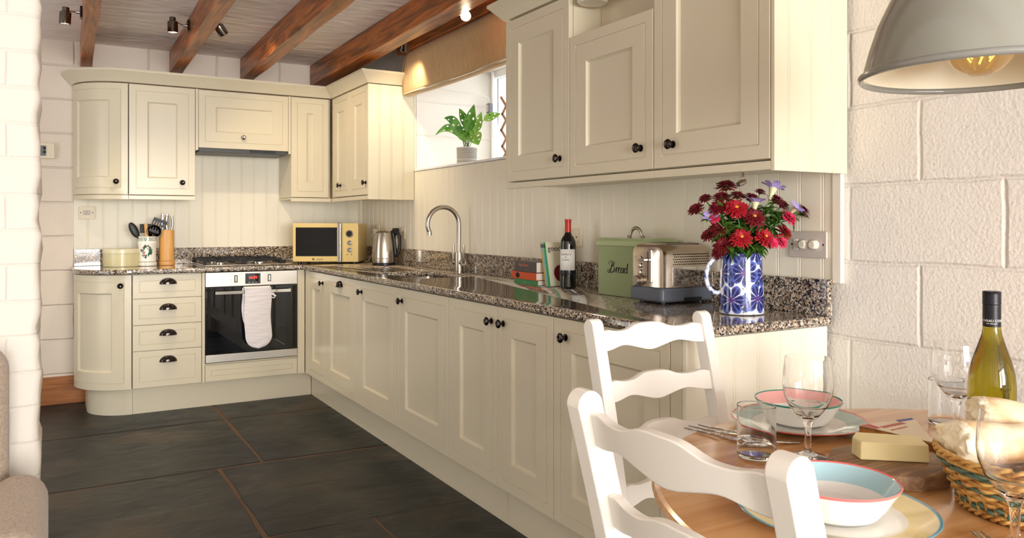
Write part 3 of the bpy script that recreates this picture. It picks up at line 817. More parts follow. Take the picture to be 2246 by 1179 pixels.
def build_uppers():
    # rounded wall cabinet
    rx, ry = .312, .31
    t = thing('wall_cabinet', 'rounded end wall cabinet with a curved door', 'cabinet', (.120, YU, 0), 0, 'wall cabinets')
    tot, f = arc_curve(rx, ry)
    poly = [f(tot*i/24, .0225) for i in range(25)]+[(rx, .345), (.0225, .345)]
    mb = MB(); mb.prism(poly, 1.405, 2.14); obj('carcass', mb, M['paint'], t)
    d = obj('door', door_geo(tot-.004, .731, curve=lambda u, dd: f(u+.002, dd), N=24), M['paint'], t, (0, 0, 1.407), smooth=20)
    add_knob(d, .238, .083)
    mb = MB(); pr = [f(tot*i/24, .002) for i in range(25)]+[(rx, .022)]+[f(tot*i/24, .022) for i in range(24, -1, -1)]
    mb.prism(pr, 1.375, 1.401); obj('light_rail', mb, M['paint'], t)
    wall_cabinet((.4345, YU, 0), 0, .412, 'single-door wall cabinet between the rounded one and the extractor', [(.0, .412, .326, 1.49)])
    # extractor cabinet
    t = thing('wall_cabinet', 'short wall cabinet with a lift-up door over the hob', 'cabinet', (.848, YU, 0), 0, 'wall cabinets')
    mb = MB(); mb.box(0, .018, .001, .345, 1.72, 2.14); mb.box(.634, .652, .001, .345, 1.72, 2.14); mb.box(.018, .634, .0225, .345, 1.765, 2.14)
    obj('carcass', mb, M['paint'], t, bevel=.001)
    d = obj('door', door_geo(.612, .398), M['paint'], t, (.020, 0, 1.738), smooth=20); add_knob(d, .294, .082, m=M['chrome'])
    h = thing('extractor_hood', 'dark slim extractor under the lift-up cabinet', 'extractor hood', (.870, YU, 1.71))
    mb = MB(); mb.box(0, .606, .012, .33, 0, .048); obj('hood_body', mb, M['hood'], h, bevel=.003)
    mb = MB(); mb.box(.34, .52, .0045, .0115, .010, .034); obj('control_strip', mb, M['black'], h)
    wall_cabinet((1.501, YU, 0), 0, XU-1.501-.003, 'narrow wall cabinet in the corner right of the hob', [(.0, XU-1.501-.02, None, None)])
    # corner cabinet on the window wall
    t = wall_cabinet((XU, YU-.002, 0), ROTR, YU-.002-4.952, 'two-door wall cabinet in the corner beside the linen blind', [(.022, .40, .215, 1.487), (.40, .776, .745, 1.485)], depth=.326)
    mb = MB(); mb.M = Matrix.Translation((.791, 0, 0)) @ Matrix.Rotation(PI/2, 4, 'Z'); bead_strip(mb, .326, 1.375, 2.14, .085, .013); obj('end_panel', mb, M['end'], t, smooth=20)
    # cornices
    mb = MB(); tot, f = arc_curve(.312, .31)
    path = [(.120, 6.078)]+[(.12+x, YU+y) for x, y in (f(tot*i/20, 0) for i in range(21))]+[(XU, YU), (XU, 4.938), (XW-.001, 4.938)]
    sweep(mb, CORN, path)
    tag(obj('cornice', mb, M['paint'], smooth=30), 'long cream cornice capping the far wall cabinets', 'cornice', 'cornices')
    # right run
    yA, yB, yC, yD_ = 3.120, 2.607, 2.093, 1.580
    t = wall_cabinet((XU, yA, 0), ROTR, yA-yB, 'corniced wall cabinet beside the window blind, dark knob at its lower right', [(0, .513, .445, 1.482)], depth=.326, z1=2.14)
    wall_cabinet((XU, yB-.001, 0), ROTR, yB-yC-.001, 'shorter wall cabinet in the middle with an open gap above its door', [(0, .512, .444, 1.482)], depth=.326, z1=1.968)
    t = wall_cabinet((XU, yC-.001, 0), ROTR, yC-yD_-.001, 'tall wall cabinet at the dining end with a boarded white side', [(0, .512, .097, 1.481)], depth=.326, z1=2.40)
    mb = MB(); mb.M = Matrix.Translation((.5265, .001, 0)) @ Matrix.Rotation(PI/2, 4, 'Z'); bead_strip(mb, .326, 1.372, 2.40, .098, .012, off=.03); obj('end_panel', mb, M['end'], t, smooth=20)
    mb = MB(); mb.box(1.96, 1.975, yC+.002, yB-.002, 1.969, 2.40)
    tag(obj('back_board', mb, M['paint'], bevel=.001), 'grained cream board set back above the shorter middle wall cabinet', 'panel')
    mb = MB(); mb.box(XU+.023, XU+.3, yB+.002, yB+.014, 2.1415, 2.30)
    mb2 = MB(); sweep(mb2, CORN, [(XW-.001, yA), (XU, yA), (XU, yB+.004)])
    tag(obj('cornice', mb2, M['paint'], smooth=30), 'short cornice on the wall cabinet next to the blind', 'cornice', 'cornices')
    # white fitting over the gap
    fx = thing('ceiling_fitting', 'white rounded fitting just showing above the shorter wall cabinet', 'fitting', (1.86, 2.53, 2.095))
    mb = MB(); mb.M = Matrix.Translation((0, 0, .0)); mb.lathe([(0,0),(.055,0),(.062,.008),(.060,.03),(.045,.05),(0,.055)], 28); obj('cover', mb, M['white_plastic'], fx)
    mb = MB(); mb.tube([(0,0,.05),(.02,.0,.16),(.02,0,.354)], .012, 10); obj('drop_pipe', mb, M['white_plastic'], fx)
    # silver fitting of unknown use under the right cabinet
    u = thing('under_cabinet_fitting', 'small silver fitting under the front edge of the right wall cabinet', 'light fitting', (1.86, 1.745, 1.345))
    mb = MB(); mb.M = Matrix.Rotation(math.radians(70), 4, 'Y'); mb.lathe([(0,-.017),(.008,-.017),(.0095,0),(.0075,.015),(0,.016)], 14); obj('housing', mb, M['steel'], u)
    mb = MB(); mb.tube([(.005,0,.010),(.008,0,.044)], .004, 8); obj('stem', mb, M['chrome'], u)

build_shell(); build_boarding(); build_beams(); build_far_run(); build_plinths(); build_right_base(); build_worktop(); build_uppers()

# ------------------------------------------------------------------ things on the hob-side worktop
Zc = ZT+.0008
def build_far_counter():
    t = thing('storage_tin', 'low round cream tin with a lid on the granite', 'tin', (.405, 5.905, Zc))
    mb = MB(); mb.lathe([(0,0),(.113,0),(.115,.003),(.115,.100),(0,.100)], 48); obj('tin_body', mb, M['tin'], t)
    mb = MB(); mb.lathe([(0,.1005),(.117,.088),(.1185,.090),(.1185,.112),(.115,.1165),(.108,.117),(.105,.1145),(0,.1145)], 48); obj('tin_lid', mb, M['tin_lid'], t)
    # utensil jar with painted flowers
    j = thing('utensil_jar', 'white ceramic jar with painted flowers holding black utensils', 'jar', (.560, 5.87, Zc))
    pr = [(0,0),(.056,0),(.060,.004),(.060,.024),(.057,.030),(.055,.05),(.0555,.09),(.0565,.12),(.0605,.155),(.0615,.160),(.0575,.166),(.0575,.196),(.0595,.201),(.0555,.201),(.0525,.19),(.051,.02),(0,.02)]
    mb = MB(); dense = []
    for a, b in zip(pr[:-1], pr[1:]):
        n = max(1, int(math.hypot(b[0]-a[0], b[1]-a[1])/.003))
        dense += [(a[0]+(b[0]-a[0])*i/n, a[1]+(b[1]-a[1])*i/n) for i in range(n)]
    dense.append(pr[-1]); mb.lathe(dense, 96)
    o = obj('jar_body', mb, MAT_PAT, j, smooth=60)
    rr = random.Random(5); spots = []
    for i in range(46):
        a = rr.uniform(0, 2*PI); q = rr.uniform(.018, .036)
        spots.append((q*math.cos(a)*1.0, .098+q*1.15*math.sin(a), rr.uniform(.0035,.0075), (30,92,60)))
    for i in range(12):
        a = rr.uniform(0, 2*PI); q = rr.uniform(.014, .034)
        spots.append((q*math.cos(a), .100+q*1.1*math.sin(a), rr.uniform(.004,.007), (168,52,96)))
    def jar_col(x, y, z):
        if math.hypot(x, y) < .0535: return (240,238,230)
        s = (math.atan2(y, x)+PI/2+.55*0)*.056
        ang = math.atan2(y, x)
        if .168 < z < .196:
            u = (ang*.0575/.011) % 1; v = (z-.182)/.012
            if abs(abs(v)-(.9-u*.9)) < .26 and u < .85: return (30,92,66)
        if .027 < z < .030: return (170,166,150)
        for k in (-1, 0, 1):
            sx = (ang+PI/2+PI/2*0+k*2*PI)*.056+.012
            for px_, pz, r, c in spots:
                if (sx-px_)**2+(z-pz)**2 < r*r: return c
        return (246,243,236)
    paint(o, jar_col)
    jx, jy, jz = .560, 5.87, Zc
    grp = 'kitchen utensils in the flowered jar'
    def ut(name, label, cat, top, base=(0,0), grp=grp):
        """a utensil leaning in the jar; local z runs up its handle from the jar floor"""
        b = Vector((jx+base[0], jy+base[1], jz+.028)); e = Vector((jx+top[0], jy+top[1], jz+top[2]))
        d = e-b; t = thing(name, label, cat, b, 0, grp)
        t.rotation_mode = 'QUATERNION'; t.rotation_quaternion = Vector((0,0,1)).rotation_difference(d.normalized())
        return t, d.length
    t, l = ut('serving_spoon', 'black serving spoon leaning to the left out of the jar', 'spoon', (-.105, .0, .29), (.022, .0))
    mb = MB(); mb.tube([(0,0,0),(0,0,l-.10)], .006, 8); obj('handle', mb, M['black'], t)
    mb = MB(); mb.sphere((0,0,l-.052), .05, 20, sc=(.52,.16,1.15)); obj('spoon_bowl', mb, M['black'], t)
    t, l = ut('slotted_turner', 'black slotted turner leaning right beside the knife block', 'turner', (.085, -.005, .315), (-.026, .0))
    mb = MB(); mb.tube([(0,0,0),(0,0,l-.095)], .006, 8); obj('handle', mb, M['black'], t)
    mb = MB(); zb = l-.095
    for i in range(6):
        x = -.042+.0168*i; mb.box(x-.0045, x+.0045, -.002, .002, zb, zb+.085)
    mb.box(-.046, .046, -.002, .002, zb+.075, zb+.097); mb.box(-.044, .044, -.002, .002, zb-.004, zb+.014)
    obj('slotted_blade', mb, M['black'], t, bevel=.001)
    t, l = ut('ladle', 'shiny dark ladle at the front of the jar', 'ladle', (.045, -.03, .262), (-.02, .01))
    mb = MB(); mb.tube([(0,0,0),(0,0,l-.05)], .005, 8); obj('handle', mb, M['chrome'], t)
    mb = MB(); mb.M = Matrix.Translation((0,-.004,l-.028)) @ Matrix.Rotation(math.radians(105), 4, 'X')
    mb.lathe([(.046*math.sin(PI/2*i/8), -.040*math.cos(PI/2*i/8)) for i in range(9)]+[(.044,0)]+[(.044*math.sin(PI/2*i/8), -.038*math.cos(PI/2*i/8)) for i in range(7,-1,-1)], 24)
    obj('ladle_cup', mb, M['dark_metal'], t)
    t, l = ut('wooden_spatula', 'light wooden spatula upright among the black utensils', 'spatula', (-.012, -.015, .285), (.01, .0))
    mb = MB(); mb.tube([(0,0,0),(0,0,l*.6)], .0055, 8); obj('handle', mb, M['beech'], t)
    mb = MB(); mb.box(-.011, .011, -.0025, .0025, l*.6-.004, l); obj('paddle', mb, M['beech'], t, bevel=.002)
    t, l = ut('cooking_turner', 'black solid turner at the back of the jar', 'turner', (.0, .03, .285), (.0, -.005))
    mb = MB(); mb.tube([(0,0,0),(0,0,l-.06)], .006, 8); obj('handle', mb, M['black'], t)
    mb = MB(); mb.box(-.045, .045, -.002, .002, l-.062, l); obj('blade', mb, M['black'], t, bevel=.001)
    # knife block and knives
    k = thing('knife_block', 'tall pale beech knife block', 'knife block', (.685, 5.90, Zc))
    mb = MB()
    def rr_(w, d, r, n=6):
        return [(sx*(w-r)+r*math.cos(a0+PI/2*i/n), sy*(d-r)+r*math.sin(a0+PI/2*i/n)) for sx, sy, a0 in ((1,1,0),(-1,1,PI/2),(-1,-1,PI),(1,-1,1.5*PI)) for i in range(n+1)]
    mb.prism(rr_(.047,.045,.03), .030, .245); obj('block_body', mb, M['beech'], k, bevel=.003)
    mb = MB(); mb.prism(rr_(.051,.049,.033), 0, .0295); obj('block_base', mb, M['beech'], k, bevel=.003)
    lab = ['black-riveted steel knife handle at the left of the block', 'tallest steel knife handle in the middle of the block', 'steel knife handle behind the middle one', 'slim steel knife handle at the right of the block']
    for i, (dx, dy, h) in enumerate(((-.026,-.004,.108), (.0,-.018,.100), (.006,.016,.110), (.032,-.004,.098))):
        kn = thing('kitchen_knife', lab[i], 'knife', (.685+dx, 5.90+dy, Zc+.2458), 0, 'knives in the beech block')
        mb = MB(); rings = []
        for j in range(9):
            u = j/8; w_ = .0085+.003*math.sin(PI*u*1.1)+.002*(u > .8); cx = (.004*math.sin(u*PI))*(1 if dx > 0 else -1)
            rings.append([(cx+w_*math.cos(2*PI*q/10), .007*math.sin(2*PI*q/10), h*u) for q in range(10)])
        mb.loft(rings); obj('handle', mb, M['chrome'], kn)
        mb = MB()
        mb.box(-.002, .002, -.0078, -.0064, h*.2, h*.8); obj('rivet_strip', mb, M['black'], kn)
    # light switch, fused plate by the pier
    s = thing('light_switch', 'double rocker switch on the boarding at the far left', 'switch', (.202, YF-.0005, 1.288))
    mb = MB(); mb.box(-.050, .050, -.010, 0, -.044, .044); obj('plate', mb, M['cream_plastic'], s, bevel=.003)
    for x in (-.011, .011):
        mb = MB(); mb.box(x-.0105, x+.0105, -.0135, -.0102, -.016, .016); obj('rocker', mb, M['rocker'], s, bevel=.001)
    for x in (-.036, .036):
        mb = MB(); mb.box(x-.003, x+.003, -.0112, -.0101, -.003, .003); obj('screw', mb, M['iron'], s)
    s = thing('wall_box', 'cream wall box with a dark metal insert beside the pier', 'wall box', (-.055, YF+.0145, 1.70))
    mb = MB(); mb.box(-.068, .068, -.030, 0, -.052, .052); obj('box_body', mb, M['cream_plastic'], s, bevel=.003)
    mb = MB(); mb.box(-.03, .018, -.034, -.0302, -.035, .033); obj('insert', mb, M['slate_plastic'], s)
    for z in (.016, -.010):
        mb = MB(); mb.M = Matrix.Translation((.010, -.034, z)) @ Matrix.Rotation(PI/2, 4, 'X'); mb.lathe([(0,0),(.009,0),(.009,.004),(0,.004)], 14); obj('screw', mb, M['iron'], s)

def socket(yc, zc, label, plug=None, parent_only=False, w=.146):
    s = thing('wall_socket', label, 'socket', (XW-.0005, yc, zc), ROTR, 'double wall sockets')
    mb = MB(); mb.box(-w/2, w/2, -.010, 0, -.043, .043); obj('plate', mb, M['cream_plastic'], s, bevel=.003)
    for x in ((-.036, .036) if w > .1 else (0,)):
        mb = MB(); mb.box(x-.010, x+.010, -.0135, -.0102, .018, .034); obj('rocker', mb, M['white_plastic'], s, bevel=.001)
        mb = MB()
        mb.box(x-.0035, x+.0035, -.0108, -.0101, -.002, .006); mb.box(x-.014, x-.008, -.0108, -.0101, -.021, -.0175); mb.box(x+.008, x+.014, -.0108, -.0101, -.021, -.0175)
        obj('pin_holes', mb, M['ink'], s)
    return s

def build_corner_counter():
    # microwave, front faces the camera end of the room diagonally
    mw = thing('microwave_oven', 'cream retro microwave with a dark door and chrome handle', 'microwave', (1.695, 5.525, Zc), -YAW)
    # local: x along the front, y depth, front at y=0; shifted so the front mid is the origin
    w_, d_, z0, z1 = .470, .330, .012, .290
    mb = MB(); mb.box(-w_/2, w_/2, .012, d_, z0, z1); obj('casing', mb, M['cream'], mw, bevel=.006, seg=3)
    xh = w_/2-.148
    mb = MB(); mb.box(-w_/2, xh, -.012, .011, z0+.002, z1); dr = obj('door', mb, M['cream'], mw, bevel=.005, seg=3)
    mb = MB(); mb.box(-w_/2+.022, xh-.004, -.0135, -.0122, z0+.042, z1-.030); obj('door_glass', mb, M['oven_glass'], dr, smooth=0)
    mb = MB(); mb.box(xh, xh+.028, -.030, -.008, z0-.002, z1+.004); obj('door_handle', mb, M['chrome'], dr, bevel=.006)
    v, f = text_geo('swan', .026); mb = MB(); mb.M = Matrix.Translation((-.075+.033, -.0125, z0+.021)) @ STAND; mb.add(v, f)
    mb.M = Matrix.Translation((-.075-.012, -.0125, z0+.021)) @ Matrix.Rotation(PI/2, 4, 'X'); mb.lathe([(0,0),(.009,0),(.009,.0006),(0,.0006)], 20)
    obj('badge', mb, M['steel'], dr, smooth=0)
    mb = MB(); mb.box(xh+.029, w_/2, -.010, .011, z0, z1); cp = obj('control_panel', mb, M['cream'], mw, bevel=.005, seg=3)
    kx = (xh+.030+w_/2)/2-.004
    for z, r, m2 in ((z0+.203, .027, 'black'), (z0+.137, .018, 'chrome'), (z0+.087, .018, 'chrome')):
        mb = MB(); mb.M = Matrix.Translation((kx, -.010, z)) @ Matrix.Rotation(PI/2, 4, 'X'); mb.lathe([(0,0),(r,0),(r,.004),(r*.9,.006),(0,.006)], 28); dl = obj('dial_ring', mb, M['chrome'], cp)
        mb = MB(); mb.M = Matrix.Translation((kx, -.0162, z)) @ Matrix.Rotation(PI/2, 4, 'X'); mb.lathe([(0,0),(r*.76,0),(r*.7,.010 if m2 == 'chrome' else .001),(0,.010 if m2 == 'chrome' else .001)], 28); obj('dial', mb, M[m2], dl)
    for sx in (-.016, .016):
        mb = MB(); mb.M = Matrix.Translation((kx+sx, -.0102, z0+.053)) @ Matrix.Rotation(PI/2, 4, 'X'); mb.lathe([(0,0),(.0035,0),(.0035,.001),(0,.001)], 10); obj('marker_dot', mb, M['ink'], cp)
    for sx in (-.2, .2):
        for y in (.04, .29):
            mb = MB(); mb.M = Matrix.Translation((sx, y, 0)); mb.lathe([(0,0),(.014,0),(.014,z0),(0,z0)], 12); obj('foot', mb, M['black'], mw)
    # kettle
    k = thing('kettle', 'brushed steel kettle with a black handle', 'kettle', (1.985, 5.135, Zc), -YAW)
    mb = MB(); mb.lathe([(0,0),(.078,0),(.079,.004),(.079,.016),(.077,.018),(0,.018)], 48); obj('power_base', mb, M['black'], k)
    mb = MB(); mb.lathe([(0,.019),(.0775,.019),(.0785,.024),(.0785,.046),(.0775,.048),(.0785,.050),(.0775,.09),(.073,.15),(.064,.205),(.060,.222),(.057,.224)], 56); obj('kettle_body', mb, M['steel'], k)
    mb = MB(); mb.lathe([(0,.240),(.030,.238),(.05,.231),(.0565,.2245),(.0565,.218),(0,.218)], 40); lid = obj('lid', mb, M['steel'], k)
    mb = MB(); mb.add([(-.056,-.022,.215),(-.056,.022,.215),(-.090,0,.214),(-.060,-.014,.165),(-.060,.014,.165),(-.052,0,.2)], [(0,2,3),(1,4,2),(3,2,4),(0,1,2),(0,3,5),(1,5,4),(0,5,1),(3,4,5)]); obj('spout', mb, M['steel'], k, smooth=0)
    mb = MB(); mb.tube([(.050,0,.226),(.075,0,.232),(.098,0,.222),(.110,0,.195),(.112,0,.15),(.108,0,.105),(.096,0,.075),(.080,0,.062),(.0755,0,.070)], [.013,.014,.014,.0135,.013,.013,.013,.013,.012], 12, flat=.9); obj('handle', mb, M['black'], k)
    mb = MB(); mb.tube([(.080,0,.075),(.077,0,.13),(.068,0,.2),(.062,0,.222)], [.011,.011,.011,.011], 10); obj('handle_spine', mb, M['black'], k)
    socket(5.16, 1.147, 'double socket with a black plug above the kettle handle')
    p = thing('plug', 'black plug pushed into the socket above the kettle', 'plug', (XW-.0108, 5.205, 1.157), ROTR)
    mb = MB(); mb.box(-.024, .024, -.036, 0, -.026, .024); obj('plug_body', mb, M['black'], p, bevel=.006)
    mb = MB(); mb.tube([(0,-.02,-.026),(.0,-.022,-.06),(.005,-.03,-.12),(.02,-.05,-.205),(-.0,-.09,-.2295),(-.01,-.10,-.2295)], .004, 8); obj('flex', mb, M['black'], p)
    socket(5.66, 1.16, 'pale double socket half hidden between the microwave and the kettle')
    p = thing('plug', 'white plug in the pale socket beside the microwave', 'plug', (XW-.0108, 5.625, 1.15), ROTR)
    mb = MB(); mb.box(-.024, .024, -.036, 0, -.026, .024); obj('plug_body', mb, M['white_plastic'], p, bevel=.006)
    mb = MB(); mb.tube([(0,-.02,-.026),(.0,-.03,-.08),(-.01,-.03,-.16),(-.02,-.06,-.22),(-.03,-.08,-.2215)], .004, 8); obj('flex', mb, M['cable'], p)

def book(name, label, size, spine, pages='paper', group=None, loc=(0,0,0), rot=(0,0,0), txt=None, tcol='ink', extra=None, cover=None):
    """lying book: spine faces local -y, x = height of the page, z = thickness"""
    L_, D_, T_ = size
    t = thing(name, label, 'book', loc, rot, group)
    c = .0018
    ms = [M[spine] if isinstance(spine, str) else spine, cover or (M[spine] if isinstance(spine, str) else spine)]
    mb = MB(); mb.box(0, L_, 0, .003, 0, T_, 0); mb.box(0, L_, .003, D_, 0, c, 1); mb.box(0, L_, .003, D_, T_-c, T_, 1)
    cv = obj('cover', mb, ms, t, bevel=.0006)
    mb = MB(); mb.box(.003, L_-.003, .004, D_-.003, c+.0002, T_-c-.0002); obj('page_block', mb, M[pages], t, smooth=0)
    if txt:
        mb = MB()
        for s, sz, x, z in txt:
            v, f = text_geo(s, sz); mb.M = Matrix.Translation((x, -.0006, z)) @ STAND; mb.add(v, f)
        obj('spine_lettering', mb, M[tcol], t, smooth=0)
    if extra: extra(t, L_, D_, T_)
    return t

def build_books_bottle():
    col = lambda n, c, r=.45: mat(n, c, r)
    grey = col('grey_jacket', (84,78,80)); orange = col('orange_cover', (216,92,52)); green = col('green_cover', (72,142,84))
    yel = col('yellow_spine', (214,176,84)); blu = col('light_blue_spine', (138,192,214)); grn = col('bright_green_spine', (52,168,92)); cov = col('pale_food_cover', (226,222,196))
    M['copper'] = col('copper_print', (196,116,80)); M['cream_print'] = col('cream_print', (236,226,200))
    # stack; spines face the room (-X), page ends face the dining end
    x0 = 1.948
    y0 = 3.305
    book('book', 'thin green book at the bottom of the lying stack', (.215,.140,.024), green, loc=(x0, y0-.012, Zc), rot=(0,0,ROTR), group='cookery books', txt=[('- - - -', .014, .10, .012)], tcol='cream_print')
    def oval(t, L_, D_, T_):
        mb = MB(); mb.M = Matrix.Translation((.062, -.0004, T_/2)) @ Matrix.Rotation(PI/2, 4, 'X'); mb.lathe([(0,0),(.013,0),(.013,.0006),(0,.0006)], 24)
        mb.v = [(.062+(x-.062)*1.5, y, z) for x, y, z in mb.v]; obj('spine_oval', mb, M['ink'], t, smooth=0)
    book('book', 'orange paperback in the middle of the lying stack', (.235,.150,.034), orange, loc=(x0-.004, y0+.006, Zc+.0245), rot=(0,0,ROTR-.03), group='cookery books', txt=[('- - - - -', .016, .15, .017)], tcol='copper', extra=oval)
    book('book', 'thick grey hardback on top of the lying stack', (.205,.160,.050), grey, loc=(x0+.002, y0-.012, Zc+.0590), rot=(0,0,ROTR-.02), group='cookery books', txt=[('Nigel Slater', .020, .09, .033), ('- - - -', .010, .11, .014)], tcol='copper')
    # three leaning books: spine faces the room, tilted away against the stack
    lean = math.radians(13)
    specs = [('slim yellow-spined book leaning against the stack', .010, yel, 0), ('slim light blue book leaning between the yellow and the green ones', .013, blu, 0), ('green-spined book leaning outermost, pale cover reading good', .014, grn, 1)]
    yy = 3.033
    for lab, T_, m_, last in specs:
        t = thing('book', lab, 'book', (1.962, yy, Zc+.0002), 0, 'cookery books')
        # local: x = into the counter, y = thickness (towards -y dining end), z = height, leaning back to +y
        t.rotation_euler = (-lean, 0, 0)
        mb = MB(); H_, D_ = .205, .150
        mb.box(0, .003, -T_, 0, 0, H_, 0); mb.box(.003, D_, -.0016, 0, 0, H_, 1); mb.box(.003, D_, -T_, -T_+.0016, 0, H_, 1)
        obj('cover', mb, [m_, cov if last else m_], t, bevel=.0006)
        mb = MB(); mb.box(.004, D_-.003, -T_+.0018, -.0018, .003, H_-.003); obj('page_block', mb, M['paper'], t, smooth=0)
        mb = MB()
        v, f = text_geo('- - -', .008); mb.M = Matrix.Translation((-.0005, -T_/2, H_*.55)) @ Matrix.Rotation(-PI/2, 4, 'Z') @ STAND @ Matrix.Rotation(PI/2, 4, 'Z'); mb.add(v, f)
        mb.M = Matrix.Identity(4); mb.box(-.0006, .0001, -T_*.8, -T_*.2, H_-.024, H_-.008)
        obj('spine_lettering', mb, M['ink'], t, smooth=0)
        if last:
            v, f = text_geo('good', .036); mb = MB(); mb.M = Matrix.Translation((.048, -T_-.0006, H_-.030)) @ STAND; mb.add(v, f); obj('title_lettering', mb, M['ink'], t, smooth=0)
            mb = MB(); mb.M = Matrix.Translation((.070, -T_-.0004, .058)) @ Matrix.Rotation(PI/2, 4, 'X')
            mb.lathe([(0,0),(.040,0),(.040,.0006),(0,.0006)], 30); obj('cover_picture', mb, M['fl_dark'], t, smooth=0)
        yy -= T_/math.cos(lean)+.0012
    # red wine bottle
    b = thing('wine_bottle', 'dark red wine bottle with a white label and red capsule', 'bottle', (2.000, 2.905, Zc))
    mb = MB(); mb.lathe([(0,.004),(.030,0),(.0355,.003),(.0365,.008),(.0365,.195),(.034,.212),(.027,.228),(.018,.240),(.0142,.250),(.0135,.262),(.0132,.300),(0,.300)], 48); obj('bottle_glass', mb, M['wine_red'], b, smooth=60)
    mb = MB(); mb.lathe([(.0142,.252),(.0146,.252),(.0140,.268),(.0140,.296),(.0150,.298),(.0150,.308),(.0146,.310),(0,.310)], 36); obj('capsule', mb, M['red_foil'], b)
    ca = math.atan2(-.80, -.60)
    mb = MB(); n = 24; a0, a1 = ca-1.25, ca+1.05
    mb.grid(n, 1, lambda u, v: (.0369*math.cos(a0+(a1-a0)*u), .0369*math.sin(a0+(a1-a0)*u), .082+.094*v)); lb = obj('label', mb, M['label'], b, solid=.0003)
    mb = MB()
    for s, sz, z in (('Casillero', .0125, .153), ('del', .010, .141), ('Diablo', .0125, .129)):
        v, f = text_geo(s, sz, ax=1.15)
        mb.add([((.0374+q*0)*math.cos(ca-.28+x/.0374), .0374*math.sin(ca-.28+x/.0374), z+y) for x, y, q in v], f)
    obj('label_lettering', mb, M['ink'], lb, smooth=0)
    mb = MB(); mb.lathe([(.0368,.062),(.0370,.063),(.0370,.078),(.0368,.079)], 48); obj('lower_band', mb, M['black_foil'], b)
    socket(3.045, 1.150, 'double socket on the boarding half hidden by the red wine bottle')

def stroke(mb, pts, wfun, y=-.0008):
    """pen stroke as a thin raised ribbon in the x-z plane facing -y"""
    P = []
    for i in range(len(pts)-1):
        p0, p1, p2, p3 = [Vector(pts[min(max(i+k, 0), len(pts)-1)]) for k in (-1, 0, 1, 2)]
        for j in range(8):
            t = j/8
            P.append(.5*((2*p1)+(-p0+p2)*t+(2*p0-5*p1+4*p2-p3)*t*t+(-p0+3*p1-3*p2+p3)*t**3))
    P.append(Vector(pts[-1])); vs_ = []; n = len(P)
    for i, p in enumerate(P):
        d = (P[min(i+1,n-1)]-P[max(i-1,0)]).normalized(); nn = Vector((-d.y, d.x)); ww = wfun(i/(n-1), d)
        for s in (1, -1): q = p+nn*ww*s; vs_.append((q.x, y, q.y))
        for s in (-1, 1): q = p+nn*ww*s; vs_.append((q.x, 0, q.y))
    fs = []
    for i in range(n-1):
        for a in range(4): fs.append((4*i+a, 4*i+(a+1) % 4, 4*i+4+(a+1) % 4, 4*i+4+a))
    mb.add(vs_, fs)

